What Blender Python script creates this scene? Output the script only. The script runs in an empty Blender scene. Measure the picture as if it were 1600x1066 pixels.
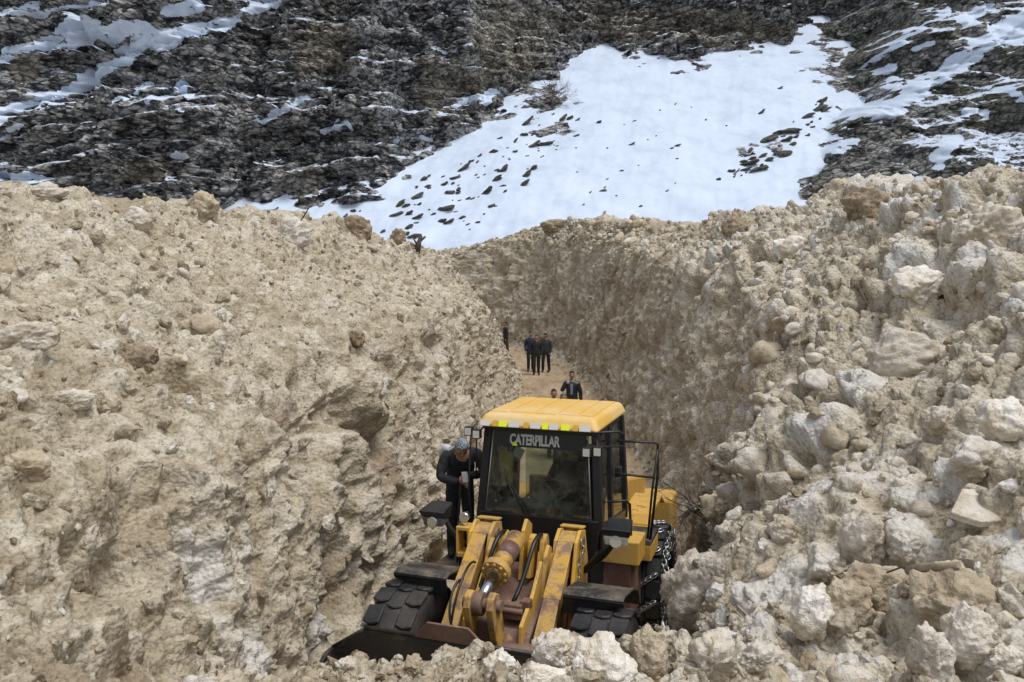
import bpy, bmesh, math, random
import numpy as np
from mathutils import Vector, Matrix, Euler

# ------------------------------------------------------------------ camera, sky, sun, exposure
S = bpy.context.scene
COL = S.collection
R = math.radians
CAM_Z, F_PX, HOR = 4.75, 1256.0, 441.0            # eye height, focal length and horizon row (1600 px wide photo)
cam_d = bpy.data.cameras.new('camera')
cam = bpy.data.objects.new('camera', cam_d); COL.objects.link(cam)
cam.location = (0, 0, CAM_Z)
PITCH = math.atan((533 - HOR) / F_PX)
cam.rotation_euler = (math.pi / 2 - PITCH, 0, 0)
cam_d.sensor_width = 36.0
cam_d.lens = 36.0 * F_PX / 1600.0
cam_d.clip_end = 2000.0
cam_d.clip_start = 0.05
S.camera = cam

SUN_EL, SUN_AZ = R(66), R(50)                     # overcast: a very wide soft sun high on the right behind the camera
w = bpy.data.worlds.new('World'); S.world = w; w.use_nodes = True
nt = w.node_tree; nt.nodes.clear()
sky = nt.nodes.new('ShaderNodeTexSky'); sky.sky_type = 'NISHITA'; sky.sun_disc = False
sky.sun_elevation = SUN_EL; sky.sun_rotation = SUN_AZ
sky.dust_density = 4.0; sky.air_density = 1.0; sky.altitude = 1500
hsv = nt.nodes.new('ShaderNodeHueSaturation'); hsv.inputs['Saturation'].default_value = 0.38
bg = nt.nodes.new('ShaderNodeBackground'); bg.inputs['Strength'].default_value = 0.125
wo = nt.nodes.new('ShaderNodeOutputWorld')
nt.links.new(sky.outputs[0], hsv.inputs['Color']); nt.links.new(hsv.outputs[0], bg.inputs['Color'])
nt.links.new(bg.outputs[0], wo.inputs['Surface'])
sun_d = bpy.data.lights.new('sun', 'SUN'); sun_d.energy = 1.5; sun_d.angle = R(26); sun_d.color = (1.0, 0.975, 0.94)
sun = bpy.data.objects.new('sun', sun_d); COL.objects.link(sun)
sd = Vector((math.sin(SUN_AZ) * math.cos(SUN_EL), -abs(math.cos(SUN_AZ)) * math.cos(SUN_EL), math.sin(SUN_EL)))
sky.sun_rotation = math.atan2(sd.x, sd.y)
sun.rotation_euler = sd.to_track_quat('Z', 'Y').to_euler()
vs = S.view_settings
vs.view_transform = 'Standard'; vs.look = 'None'; vs.exposure = 0.58; vs.gamma = 1.0; vs.use_curve_mapping = False
S.cycles.max_bounces = 4; S.cycles.transparent_max_bounces = 8

# ------------------------------------------------------------------ helpers
rng = np.random.default_rng(7)
random.seed(7)

def pix(u, v, d):
    """world point seen at photo pixel (u, v) at depth d along +Y"""
    cp, sp = math.cos(PITCH), math.sin(PITCH)
    x = (u - 800) / F_PX; y = (533 - v) / F_PX
    dx, dy, dz = x, cp + y * sp, -sp + y * cp
    return Vector((dx / dy * d, d, CAM_Z + dz / dy * d))

def to_px(P):
    """photo pixel of world points (N,3)"""
    cp, sp = math.cos(PITCH), math.sin(PITCH)
    x = P[:, 0]; y = P[:, 1]; z = P[:, 2] - CAM_Z
    dep = y * cp - z * sp; up = y * sp + z * cp
    return 800 + F_PX * x / dep, 533 - F_PX * up / dep

def h3(ix, iy, iz, seed):
    with np.errstate(over='ignore'):
        n = (ix.astype(np.uint32) * np.uint32(374761393) + iy.astype(np.uint32) * np.uint32(668265263)
             + iz.astype(np.uint32) * np.uint32(2246822519) + np.uint32((seed * 3266489917) & 0xffffffff))
        n = (n ^ (n >> np.uint32(13))) * np.uint32(1274126177)
        n = (n ^ (n >> np.uint32(16))) * np.uint32(2654435761)
        n = n ^ (n >> np.uint32(15))
    return (n & np.uint32(0xffffff)).astype(np.float32) / np.float32(0x1000000)

def vnoise(P, seed=0):
    """value noise in -1..1"""
    P = P.astype(np.float32)
    f = np.floor(P); t = P - f; t = t * t * t * (t * (t * 6 - 15) + 10)
    i = f.astype(np.int32)
    out = 0
    for a in (0, 1):
        wa = t[:, 0] if a else 1 - t[:, 0]
        for b in (0, 1):
            wb = t[:, 1] if b else 1 - t[:, 1]
            for c in (0, 1):
                wc = t[:, 2] if c else 1 - t[:, 2]
                out = out + wa * wb * wc * h3(i[:, 0] + a, i[:, 1] + b, i[:, 2] + c, seed)
    return out * 2 - 1

ROT = np.array(Euler((0.6, 0.4, 0.9)).to_matrix(), dtype=np.float32)
def fbm(P, octv=4, seed=0, gain=0.5, ridged=False):
    out = 0; a = 1.0; tot = 0; Q = P
    for o in range(octv):
        n = vnoise(Q, seed + o)
        if ridged: n = 1 - 2 * np.abs(n)
        out = out + a * n; tot += a; a *= gain; Q = (Q @ ROT) * 2.03 + 11.3
    return out / tot

def worley(P, seed=0):
    """distance to the nearest feature point and a random value of its cell"""
    P = P.astype(np.float32); i = np.floor(P).astype(np.int32)
    best = np.full(len(P), 9.0, np.float32); idv = np.zeros(len(P), np.float32)
    for a in (-1, 0, 1):
        for b in (-1, 0, 1):
            for c in (-1, 0, 1):
                cx, cy, cz = i[:, 0] + a, i[:, 1] + b, i[:, 2] + c
                dx = cx + h3(cx, cy, cz, seed) - P[:, 0]
                dy = cy + h3(cx, cy, cz, seed + 1) - P[:, 1]
                dz = cz + h3(cx, cy, cz, seed + 2) - P[:, 2]
                d = dx * dx + dy * dy + dz * dz
                m = d < best
                best = np.where(m, d, best)
                idv = np.where(m, h3(cx, cy, cz, seed + 3), idv)
    return np.sqrt(best), idv

def sstep(a, b, x):
    t = np.clip((x - a) / (b - a), 0, 1); return t * t * (3 - 2 * t)

def smooth_axis(A, k, axis):
    if k < 1: return A
    pad = [(0, 0)] * A.ndim; pad[axis] = (k, k)
    B = np.pad(A, pad, mode='edge').cumsum(axis=axis)
    n = A.shape[axis]
    Z = np.zeros_like(np.take(B, [0], axis=axis)); B = np.concatenate([Z, B], axis=axis)
    hi = np.take(B, range(2 * k + 1, 2 * k + 1 + n), axis=axis); lo = np.take(B, range(0, n), axis=axis)
    return (hi - lo) / (2 * k + 1)

def mesh_np(name, V, Fc, smooth=True):
    """mesh from numpy arrays, all faces with the same corner count"""
    me = bpy.data.meshes.new(name)
    V = np.ascontiguousarray(V, dtype=np.float32); Fc = np.ascontiguousarray(Fc, dtype=np.int32)
    k = Fc.shape[1]
    me.vertices.add(len(V)); me.vertices.foreach_set('co', V.ravel())
    me.loops.add(Fc.size); me.loops.foreach_set('vertex_index', Fc.ravel())
    me.polygons.add(len(Fc))
    me.polygons.foreach_set('loop_start', np.arange(0, Fc.size, k, dtype=np.int32))
    me.polygons.foreach_set('use_smooth', np.full(len(Fc), smooth))
    me.update(calc_edges=True)
    return me

def add_attr(me, name, vals):
    a = me.attributes.new(name, 'FLOAT', 'POINT'); a.data.foreach_set('value', np.ascontiguousarray(vals, dtype=np.float32))

def tag(o, label=None, cat=None, group=None, kind=None):
    if label: o['label'] = label
    if cat: o['category'] = cat
    if group: o['group'] = group
    if kind: o['kind'] = kind
    return o

def link(name, me, mat=None, parent=None):
    o = bpy.data.objects.new(name, me); COL.objects.link(o)
    if mat is not None and me is not None and not me.materials: me.materials.append(mat)
    if parent is not None: o.parent = parent
    return o

def empty(name, loc=(0, 0, 0), rz=0.0):
    o = bpy.data.objects.new(name, None); COL.objects.link(o); o.location = loc; o.rotation_euler = (0, 0, rz)
    o.empty_display_size = 0.2
    return o

# ------------------------------------------------------------------ materials
class NT:
    """tiny node-tree writer"""
    def __init__(s, name):
        s.m = bpy.data.materials.new(name); s.m.use_nodes = True; s.t = s.m.node_tree
        s.b = s.t.nodes['Principled BSDF']; s.out = s.t.nodes['Material Output']
    def n(s, typ, **kw):
        nd = s.t.nodes.new(typ)
        for k, v in kw.items(): setattr(nd, k, v)
        return nd
    def l(s, a, b): s.t.links.new(a, b)
    def coord(s, scale=(1, 1, 1), rot=(0, 0, 0)):
        c = s.n('ShaderNodeTexCoord'); m = s.n('ShaderNodeMapping'); m.inputs['Scale'].default_value = scale
        m.inputs['Rotation'].default_value = rot
        s.l(c.outputs['Object'], m.inputs['Vector']); return m.outputs[0]
    def noise(s, vec, scale, detail=4, rough=0.55, dist=0.0):
        n = s.n('ShaderNodeTexNoise'); n.inputs['Scale'].default_value = scale; n.inputs['Detail'].default_value = detail
        n.inputs['Roughness'].default_value = rough; n.inputs['Distortion'].default_value = dist
        if vec is not None: s.l(vec, n.inputs['Vector'])
        return n.outputs['Fac']
    def voro(s, vec, scale, feature='F1'):
        n = s.n('ShaderNodeTexVoronoi', feature=feature); n.inputs['Scale'].default_value = scale
        if vec is not None: s.l(vec, n.inputs['Vector'])
        return n
    def ramp(s, fac, stops):
        r = s.n('ShaderNodeValToRGB'); e = r.color_ramp.elements
        while len(e) < len(stops): e.new(0.5)
        for el, (p, c) in zip(e, stops):
            el.position = p; el.color = (c, c, c, 1) if isinstance(c, (int, float)) else (*c, 1)
        s.l(fac, r.inputs['Fac']); return r.outputs['Color']
    def mix(s, fac, a, b, mode='MIX'):
        m = s.n('ShaderNodeMix', data_type='RGBA', blend_type=mode)
        for sock, v in ((m.inputs['Factor'], fac), (m.inputs[6], a), (m.inputs[7], b)):
            if hasattr(v, 'links'): s.l(v, sock)
            elif isinstance(v, (tuple, list)): sock.default_value = (*v, 1)
            else: sock.default_value = v
        return m.outputs[2]
    def math(s, op, a, b=None, c=None, clamp=False):
        m = s.n('ShaderNodeMath', operation=op); m.use_clamp = clamp
        for i, v in enumerate((a, b, c)):
            if v is None: continue
            if hasattr(v, 'links'): s.l(v, m.inputs[i])
            else: m.inputs[i].default_value = v
        return m.outputs[0]
    def attr(s, name):
        return s.n('ShaderNodeAttribute', attribute_name=name).outputs['Fac']
    def bump(s, h, strength=0.5, dist=0.02, normal=None):
        b = s.n('ShaderNodeBump'); b.inputs['Strength'].default_value = strength; b.inputs['Distance'].default_value = dist
        s.l(h, b.inputs['Height'])
        if normal is not None: s.l(normal, b.inputs['Normal'])
        return b.outputs[0]
    def set(s, **kw):
        for k, v in kw.items():
            k = {'color': 'Base Color', 'rough': 'Roughness', 'metal': 'Metallic', 'normal': 'Normal', 'spec': 'Specular IOR Level'}[k]
            if hasattr(v, 'links'): s.l(v, s.b.inputs[k])
            elif isinstance(v, (tuple, list)): s.b.inputs[k].default_value = (*v, 1)
            else: s.b.inputs[k].default_value = v
        return s.m
# ------------------------------------------------------------------ ground materials
def debris_material():
    k = NT('dirty_snow_debris'); v = k.coord()
    white = k.attr('white'); tint = k.attr('tint'); soil = k.attr('soil')
    n1 = k.noise(v, 0.9, 6, 0.6); n2 = k.noise(v, 6.0, 6, 0.65); n3 = k.noise(v, 30.0, 4, 0.7)
    base = k.ramp(n1, [(0.3, (0.34, 0.275, 0.18)), (0.5, (0.50, 0.43, 0.315)), (0.7, (0.62, 0.56, 0.45))])
    var = k.ramp(tint, [(0.0, (0.19, 0.14, 0.08)), (0.32, (0.41, 0.34, 0.235)), (0.68, (0.62, 0.555, 0.44)), (1.0, (0.76, 0.71, 0.61))])
    c = k.mix(0.62, base, var)
    fine = k.ramp(n2, [(0.32, (0.48, 0.42, 0.34)), (0.5, (1.0, 1.0, 1.0)), (0.72, (1.25, 1.25, 1.24))])
    c = k.mix(0.8, c, fine, 'MULTIPLY')
    speck = k.ramp(n3, [(0.38, 0.35), (0.5, 1.0)])
    c = k.mix(0.6, c, speck, 'MULTIPLY')
    wv = k.math('ADD', white, k.math('MULTIPLY', k.math('SUBTRACT', n2, 0.5), 0.9))
    wm = k.ramp(wv, [(0.35, 0.0), (0.75, 1.0)])
    wcol = k.ramp(n3, [(0.3, (0.52, 0.47, 0.38)), (0.55, (0.68, 0.655, 0.61)), (0.8, (0.79, 0.775, 0.74))])
    c = k.mix(wm, c, wcol)
    sv = k.ramp(k.math('ADD', soil, k.math('MULTIPLY', k.math('SUBTRACT', n2, 0.5), 0.8)), [(0.35, 0.0), (0.8, 1.0)])
    scol = k.ramp(n3, [(0.3, (0.22, 0.165, 0.11)), (0.7, (0.40, 0.32, 0.225))])
    c = k.mix(sv, c, scol)
    h = k.math('ADD', k.math('MULTIPLY', n2, 1.0), k.math('MULTIPLY', n3, 0.45))
    vo = k.voro(v, 22.0).outputs['Distance']
    h = k.math('SUBTRACT', h, k.math('MULTIPLY', vo, 0.5))
    return k.set(color=c, rough=0.9, normal=k.bump(h, 0.9, 0.045), spec=0.25)
M_DEB = debris_material()

def chunk_material(name, a, b, cdark, icy=0.2):
    k = NT(name); v = k.n('ShaderNodeNewGeometry').outputs['Position']
    rnd = k.n('ShaderNodeObjectInfo').outputs['Random']
    n1 = k.noise(v, 4.0, 4, 0.6); n2 = k.noise(v, 13.0, 5, 0.7); n3 = k.noise(v, 45, 3, 0.6)
    c = k.ramp(n1, [(0.36, a), (0.58, b)])
    dirt = k.ramp(n2, [(0.34, 1.0), (0.50, 0.0)])
    c = k.mix(k.math('MULTIPLY', dirt, 0.5), c, cdark)
    br = k.math('ADD', 0.86, k.math('MULTIPLY', rnd, 0.22))
    cc = k.n('ShaderNodeCombineColor'); [k.l(br, cc.inputs[i]) for i in range(3)]
    c = k.mix(1.0, c, cc.outputs[0], 'MULTIPLY')
    h = k.math('ADD', k.math('MULTIPLY', n2, 1.0), k.math('MULTIPLY', n3, 0.35))
    k.set(color=c, rough=0.8 - icy, normal=k.bump(h, 0.9, 0.045), spec=0.25)
    return k.m
M_TAN = chunk_material('tan_clod', (0.44, 0.35, 0.235), (0.63, 0.54, 0.40), (0.29, 0.215, 0.13), 0.0)
M_PALE = chunk_material('pale_snow_chunk', (0.55, 0.465, 0.345), (0.74, 0.68, 0.585), (0.40, 0.31, 0.205), 0.1)
M_WHITE = chunk_material('white_snow_chunk', (0.70, 0.61, 0.47), (0.84, 0.80, 0.73), (0.52, 0.41, 0.27), 0.2)
M_SOIL = chunk_material('soil_clod', (0.24, 0.18, 0.115), (0.42, 0.33, 0.23), (0.13, 0.095, 0.06), 0.0)

def road_material():
    k = NT('muddy_road'); v = k.coord()
    vs_ = k.coord((2.2, 0.35, 1))
    n1 = k.noise(v, 0.6, 5, 0.6); n2 = k.noise(v, 7.0, 6, 0.65); n3 = k.noise(vs_, 1.6, 4, 0.6)
    c = k.ramp(n1, [(0.35, (0.34, 0.26, 0.175)), (0.65, (0.50, 0.38, 0.24))])
    c = k.mix(0.7, c, k.ramp(n3, [(0.35, (0.62, 0.60, 0.58)), (0.6, (1.05, 1.02, 0.98))]), 'MULTIPLY')
    c = k.mix(0.6, c, k.ramp(n2, [(0.35, 0.6), (0.6, 1.1)]), 'MULTIPLY')
    return k.set(color=c, rough=0.8, normal=k.bump(n2, 0.6, 0.04), spec=0.4)
M_ROAD = road_material()

# ------------------------------------------------------------------ the avalanche debris with the trench cut through it
# control tables: y, then (x, z) of the profile across the valley at that y
def tab(rows):
    A = np.array(rows, float); return lambda y: [np.interp(y, A[:, 0], A[:, i]) for i in range(1, A.shape[1])]
T_LC = tab([(-4, -9, 6.0), (4, -8.6, 6.3), (9, -8.3, 6.4), (12, -8.0, 6.35), (15, -7.0, 6.15), (18, -6.5, 6.35), (24, -6.0, 6.75), (28, -4.6, 6.4), (31, -3.4, 6.05), (33.5, -2.6, 5.7), (36, -5.0, 5.4), (40, -12, 5.0), (60, -16, 4.5)])
T_LM = tab([(-4, -5, 4.6), (4, -4.9, 4.6), (9, -5.0, 4.9), (14, -4.7, 5.0), (20, -4.2, 5.1), (28, -3.0, 5.0), (33.5, -1.9, 4.6), (36, -3.8, 4.5), (40, -10.5, 4.2), (60, -15, 4.0)])
T_LS = tab([(-4, -3.2, 3.5), (4, -3.1, 3.25), (6, -2.75, 3.05), (8.5, -2.38, 3.25), (11, -2.1, 3.55), (14, -1.85, 3.9), (20, -1.9, 4.1), (28, -1.1, 3.9), (33.5, -0.75, 3.2), (36, -2.8, 3.0), (40, -9.5, 3.0), (60, -14, 3)])
T_LB = tab([(-4, -2.6, 3.2), (3, -2.3, 2.7), (4.3, -2.0, 2.22), (5.2, -1.95, 1.98), (5.7, -1.92, 1.25), (6.2, -1.9, 0.6), (7.4, -1.8, 0.05), (8.5, -1.65, 0), (11, -1.15, 0.02), (15, -0.75, 0.1), (20, -0.45, 0.25), (28, 0.1, 0.5), (33.5, 0.35, 0.65), (36, -1.2, 0.7), (40, -8, 0.8), (60, -13, 0.9)])
T_RB = tab([(-4, 2.2, 3.2), (3, 1.6, 2.85), (4.3, 1.25, 2.45), (5.2, 1.15, 2.18), (5.9, 1.2, 1.5), (6.4, 1.4, 1.0), (7.4, 1.75, 0.05), (8.5, 2.05, 0), (11, 2.6, 0.02), (14, 3.1, 0.1), (20, 3.3, 0.25), (30, 3.3, 0.55), (38, 3.0, 0.7), (43, 2.2, 0.8), (47, 0.4, 0.85), (50, -2.5, 0.88), (52.5, -7, 0.9), (54, -12, 0.9), (60, -12.5, 0.9)])
T_RS = tab([(-4, 3.4, 3.5), (4.5, 2.2, 2.65), (6, 1.9, 2.2), (7.5, 2.2, 2.0), (9, 2.75, 2.2), (10.5, 3.2, 2.7), (12, 4.0, 3.6), (14, 4.5, 4.2), (18, 4.75, 4.7), (24, 4.9, 5.3), (30, 5.0, 5.7), (38, 4.7, 6.4), (44, 3.4, 6.8), (48.5, 1.4, 6.9), (51.5, -2.0, 6.6), (54, -7, 6.2), (55.5, -11.5, 6.0), (60, -12, 6)])
T_RC = tab([(-4, 8, 6.2), (4, 7.4, 5.8), (9, 7.8, 6.05), (12.5, 8.0, 6.35), (14, 8.0, 6.15), (17, 8.3, 6.5), (19, 8.4, 6.8), (20.5, 8.4, 7.1), (22, 8.4, 6.6), (24, 8.4, 6.6), (28, 7.8, 7.1), (34, 7.0, 6.75), (40, 5.3, 7.7), (45, 4.2, 8.2), (50, 2.0, 8.1), (53, -1.6, 7.3), (55, -6, 6.6), (57, -11, 6.2), (60, -11, 6.2)])

ys = [-4.0]
while ys[-1] < 60.0:
    y = ys[-1]; d = max(y, 0)
    st = 0.5 if y < 2.5 else max(0.021, 0.0041 * d)
    if 31 < y < 39 or y > 41: st = 0.085
    ys.append(y + st)
ys = np.array(ys); NR = len(ys)
SEG = [18, 14, 90, 90, 150, 120, 110, 150, 16, 16]
pts = []
lc, lm, ls, lb, rb, rs, rc = [T(ys) for T in (T_LC, T_LM, T_LS, T_LB, T_RB, T_RS, T_RC)]
pts.append((lc[0] - 30, lc[1] * 0 + 4.0)); pts.append((lc[0] - 5, lc[1] - 0.7)); pts.append(lc); pts.append(lm); pts.append(ls); pts.append(lb)
pts.append(rb); pts.append(rs); pts.append(rc); pts.append((rc[0] + 5, rc[1] - 0.3)); pts.append((rc[0] + 26, rc[1] * 0 + 5.0))
XX, ZZ, SI = [], [], []
for s_, n_ in enumerate(SEG):
    t = np.arange(n_) / n_
    XX.append(pts[s_][0][:, None] * (1 - t) + pts[s_ + 1][0][:, None] * t)
    ZZ.append(pts[s_][1][:, None] * (1 - t) + pts[s_ + 1][1][:, None] * t)
    SI.append(np.full(n_, s_) + t)
XX = np.concatenate(XX, 1); ZZ = np.concatenate(ZZ, 1); SI = np.concatenate(SI); NC = len(SI)
for _ in range(2):
    XX = smooth_axis(XX, 6, 1); ZZ = smooth_axis(ZZ, 6, 1)
    XX = smooth_axis(XX, 6, 0); ZZ = smooth_axis(ZZ, 6, 0)
YY = np.repeat(ys[:, None], NC, 1)
G = np.stack([XX, YY, ZZ], -1)
def grid_normals(G):
    du = np.gradient(G, axis=1); dv = np.gradient(G, axis=0)
    n = np.cross(du, dv); n /= np.linalg.norm(n, axis=-1, keepdims=True) + 1e-9
    return n
Nn = grid_normals(G)
P = G.reshape(-1, 3).astype(np.float32); N = Nn.reshape(-1, 3).astype(np.float32)
SIc = np.repeat(SI[None], NR, 0).ravel()
yv = P[:, 1]
# weights: cut wall, trench floor, right-hand boulder slope
wall_l = sstep(3.55, 4.05, SIc) * (1 - sstep(4.85, 5.05, SIc)) * sstep(2.5, 4.5, yv) * (1 - 0.5 * sstep(12, 20, yv))
wall_r = sstep(5.95, 6.15, SIc) * (1 - sstep(6.85, 7.2, SIc)) * sstep(10.5, 13.5, yv)
floor_ = sstep(4.85, 5.1, SIc) * (1 - sstep(5.9, 6.12, SIc)) * sstep(6.3, 7.6, yv)
wall = np.maximum(wall_l, wall_r)
right = sstep(5.9, 6.4, SIc) * (1 - sstep(20, 30, yv))
front = sstep(4.8, 5.2, SIc) * (1 - sstep(5.6, 6.8, yv))
smo = sstep(2.4, 3.1, SIc) * (1 - sstep(3.75, 4.0, SIc)) * sstep(8, 11, yv) * (1 - sstep(24, 30, yv))
loose = (1 - floor_) * (1 - 0.8 * wall) * (1 - 0.45 * smo)
rough = np.maximum(right, front)
big = fbm(P * 0.42, 3, 3)
mid = fbm(P * 1.5, 3, 9)
disp = (0.30 * big + 0.20 * mid) * (1 - floor_) * (1 - 0.55 * wall) * (1 - 0.75 * front)
# clods: packed domes at three sizes
def domes(sc, seed):
    Q = P * sc + 0.25 * np.stack([vnoise(P * sc * 1.7, seed + 40 + i) for i in range(3)], 1)
    f, idv = worley(Q, seed); return np.sqrt(np.clip(1 - (f / 0.8) ** 2, 0, 1)), idv
d1, id1 = domes(1.75, 100); d2, id2 = domes(4.0, 200); d3, id3 = domes(10.0, 300)
m1 = sstep(0.0, 0.45, fbm(P * 0.8, 2, 21) + 0.30 * rough)
m2 = 0.25 + 0.75 * sstep(-0.25, 0.25, fbm(P * 1.3, 2, 22) + 0.2 * rough)
m3 = sstep(-0.35, 0.2, fbm(P * 1.1, 2, 23))
amp1 = (0.12 + 0.17 * right * (1 - front)) * (1 - 0.4 * front) * (id1 > 0.35) * (0.5 + id1); amp2 = 0.17 * (0.2 + id2) + 0.02 * right; amp3 = 0.07 * (0.3 + id3)
disp += loose * (d1 * m1 * amp1 + d2 * m2 * amp2)
disp += (1 - floor_) * (1 - 0.35 * wall) * d3 * (0.4 + 0.6 * m3) * amp3
# scraped cut walls: vertical streaks and bitten hollows
strk = fbm(P * np.array([2.6, 2.6, 0.45], np.float32), 4, 55)
bite = sstep(0.1, 0.5, fbm(P * 0.9, 3, 61))
disp += wall * (0.03 * d2 + 0.16 * strk + 0.06 * fbm(P * 5.0, 3, 66, ridged=True) - 0.36 * bite)
disp -= 0.13 * sstep(0.12, 0.5, fbm(P * 3.2, 3, 71)) * (1 - floor_)
disp -= 0.30 * sstep(0.22, 0.5, fbm(P * 1.15, 3, 73)) * (1 - floor_) * (1 - 0.6 * wall) * (1 - 0.6 * right)
disp += 0.06 * fbm(P * 6.0, 4, 77, 0.65) * (1 - 0.7 * floor_)
# the road keeps wheel ruts
disp += floor_ * (0.05 * fbm(P * np.array([1.8, 0.5, 1], np.float32), 3, 81) + 0.025 * fbm(P * 4, 2, 85))
P2 = P + N * disp[:, None]
# keep the trench floor clear where the loader stands and walls off it
Gd = P2.reshape(NR, NC, 3)
# colour fields
white = sstep(0.30, 0.62, fbm(P * 0.7, 3, 91)) * 0.55 + (id1 > 0.80) * d1 * m1 * 0.55 + (id2 > 0.86) * d2 * 0.4
white = white * (0.55 + 0.75 * right) + 0.20 * right * sstep(-0.1, 0.5, fbm(P * 0.9, 2, 95))
white = white * (1 - 0.8 * floor_) * (1 - 0.5 * wall)
white += wall_l * (1 - sstep(8, 11, yv)) * 0.75 * sstep(0.12, 0.5, fbm(P * np.array([1.1, 1.1, 0.5], np.float32), 3, 93))
white = np.clip(white, 0, 1)
tint = np.clip(0.45 * id2 + 0.35 * id1 + 0.20 * id3 + 0.12 * right, 0, 1)
crest = sstep(7.55, 7.9, SIc) * sstep(18, 26, yv)
soil = wall_r * (0.24 + 0.22 * fbm(P * 0.9, 3, 97)) + 0.55 * wall_l * sstep(-0.05, 0.4, fbm(P * 0.9, 3, 98)) + 0.35 * wall_l * bite + 0.5 * crest * sstep(-0.2, 0.3, fbm(P * 0.5, 2, 99))
soil += 0.12 * sstep(16, 30, yv) * (SIc > 6)
soil += 0.45 * sstep(0.15, 0.5, fbm(P * 0.7, 3, 96)) * (1 - 0.5 * right) + 0.3 * front * sstep(-0.1, 0.4, fbm(P * 1.2, 2, 94))
soil = np.clip(soil * (1 - white), 0, 1)

def sub_grid(name, c0, c1, mat, r0=0, r1=None):
    r1 = NR if r1 is None else r1
    A = Gd[r0:r1, c0:c1]; nr, nc = A.shape[:2]
    idx = np.arange(nr * nc).reshape(nr, nc)
    Fq = np.stack([idx[:-1, :-1], idx[:-1, 1:], idx[1:, 1:], idx[1:, :-1]], -1).reshape(-1, 4)
    me = mesh_np(name, A.reshape(-1, 3), Fq)
    for nm, a in (('white', white), ('tint', tint), ('soil', soil)):
        add_attr(me, nm, a.reshape(NR, NC)[r0:r1, c0:c1].ravel())
    o = link(name, me, mat); o['kind'] = 'structure'
    return o
cL = int(np.searchsorted(SI, 5.03)); cR = int(np.searchsorted(SI, 5.97)); rF = int(np.searchsorted(ys, 7.3))
bank_left = sub_grid('avalanche_bank_left', 0, cL + 1, M_DEB)
bank_right = sub_grid('avalanche_bank_right', cR, NC, M_DEB)
heap = sub_grid('debris_heap', cL, cR + 1, M_DEB, 0, rF + 1)
road = sub_grid('road', cL, cR + 1, M_ROAD, rF, NR)
tag(bank_left, 'tall bank of dirty tan avalanche snow with a cut wall beside the cab')
tag(bank_right, 'long bank of dirty avalanche snow curving behind the road, boulders on its slope')
tag(heap, 'low heap of brown snow rubble in front of the bucket'); tag(road, 'muddy brown road on the trench floor behind the loader')

def ground_at(x, y):
    """surface point nearest to world (x, y), for things that stand on the ground"""
    r = int(np.clip(np.searchsorted(ys, y), 1, NR - 1)); row = Gd[r]
    c = int(np.argmin((row[:, 0] - x) ** 2)); return row[c, 2]

# cast a photo ray on to the debris surface
from mathutils.bvhtree import BVHTree
def bvh_of(step):
    A = Gd[::step, ::step]; nr, nc = A.shape[:2]; idx = np.arange(nr * nc).reshape(nr, nc)
    Fq = np.stack([idx[:-1, :-1], idx[:-1, 1:], idx[1:, 1:], idx[1:, :-1]], -1).reshape(-1, 4)
    return BVHTree.FromPolygons(A.reshape(-1, 3).tolist(), Fq.tolist())
BVH = bvh_of(3)
EYE = Vector((0, 0, CAM_Z))
def hit(u, v):
    p = pix(u, v, 10.0); h = BVH.ray_cast(EYE, (p - EYE).normalized())
    return h[0], h[1]
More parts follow.
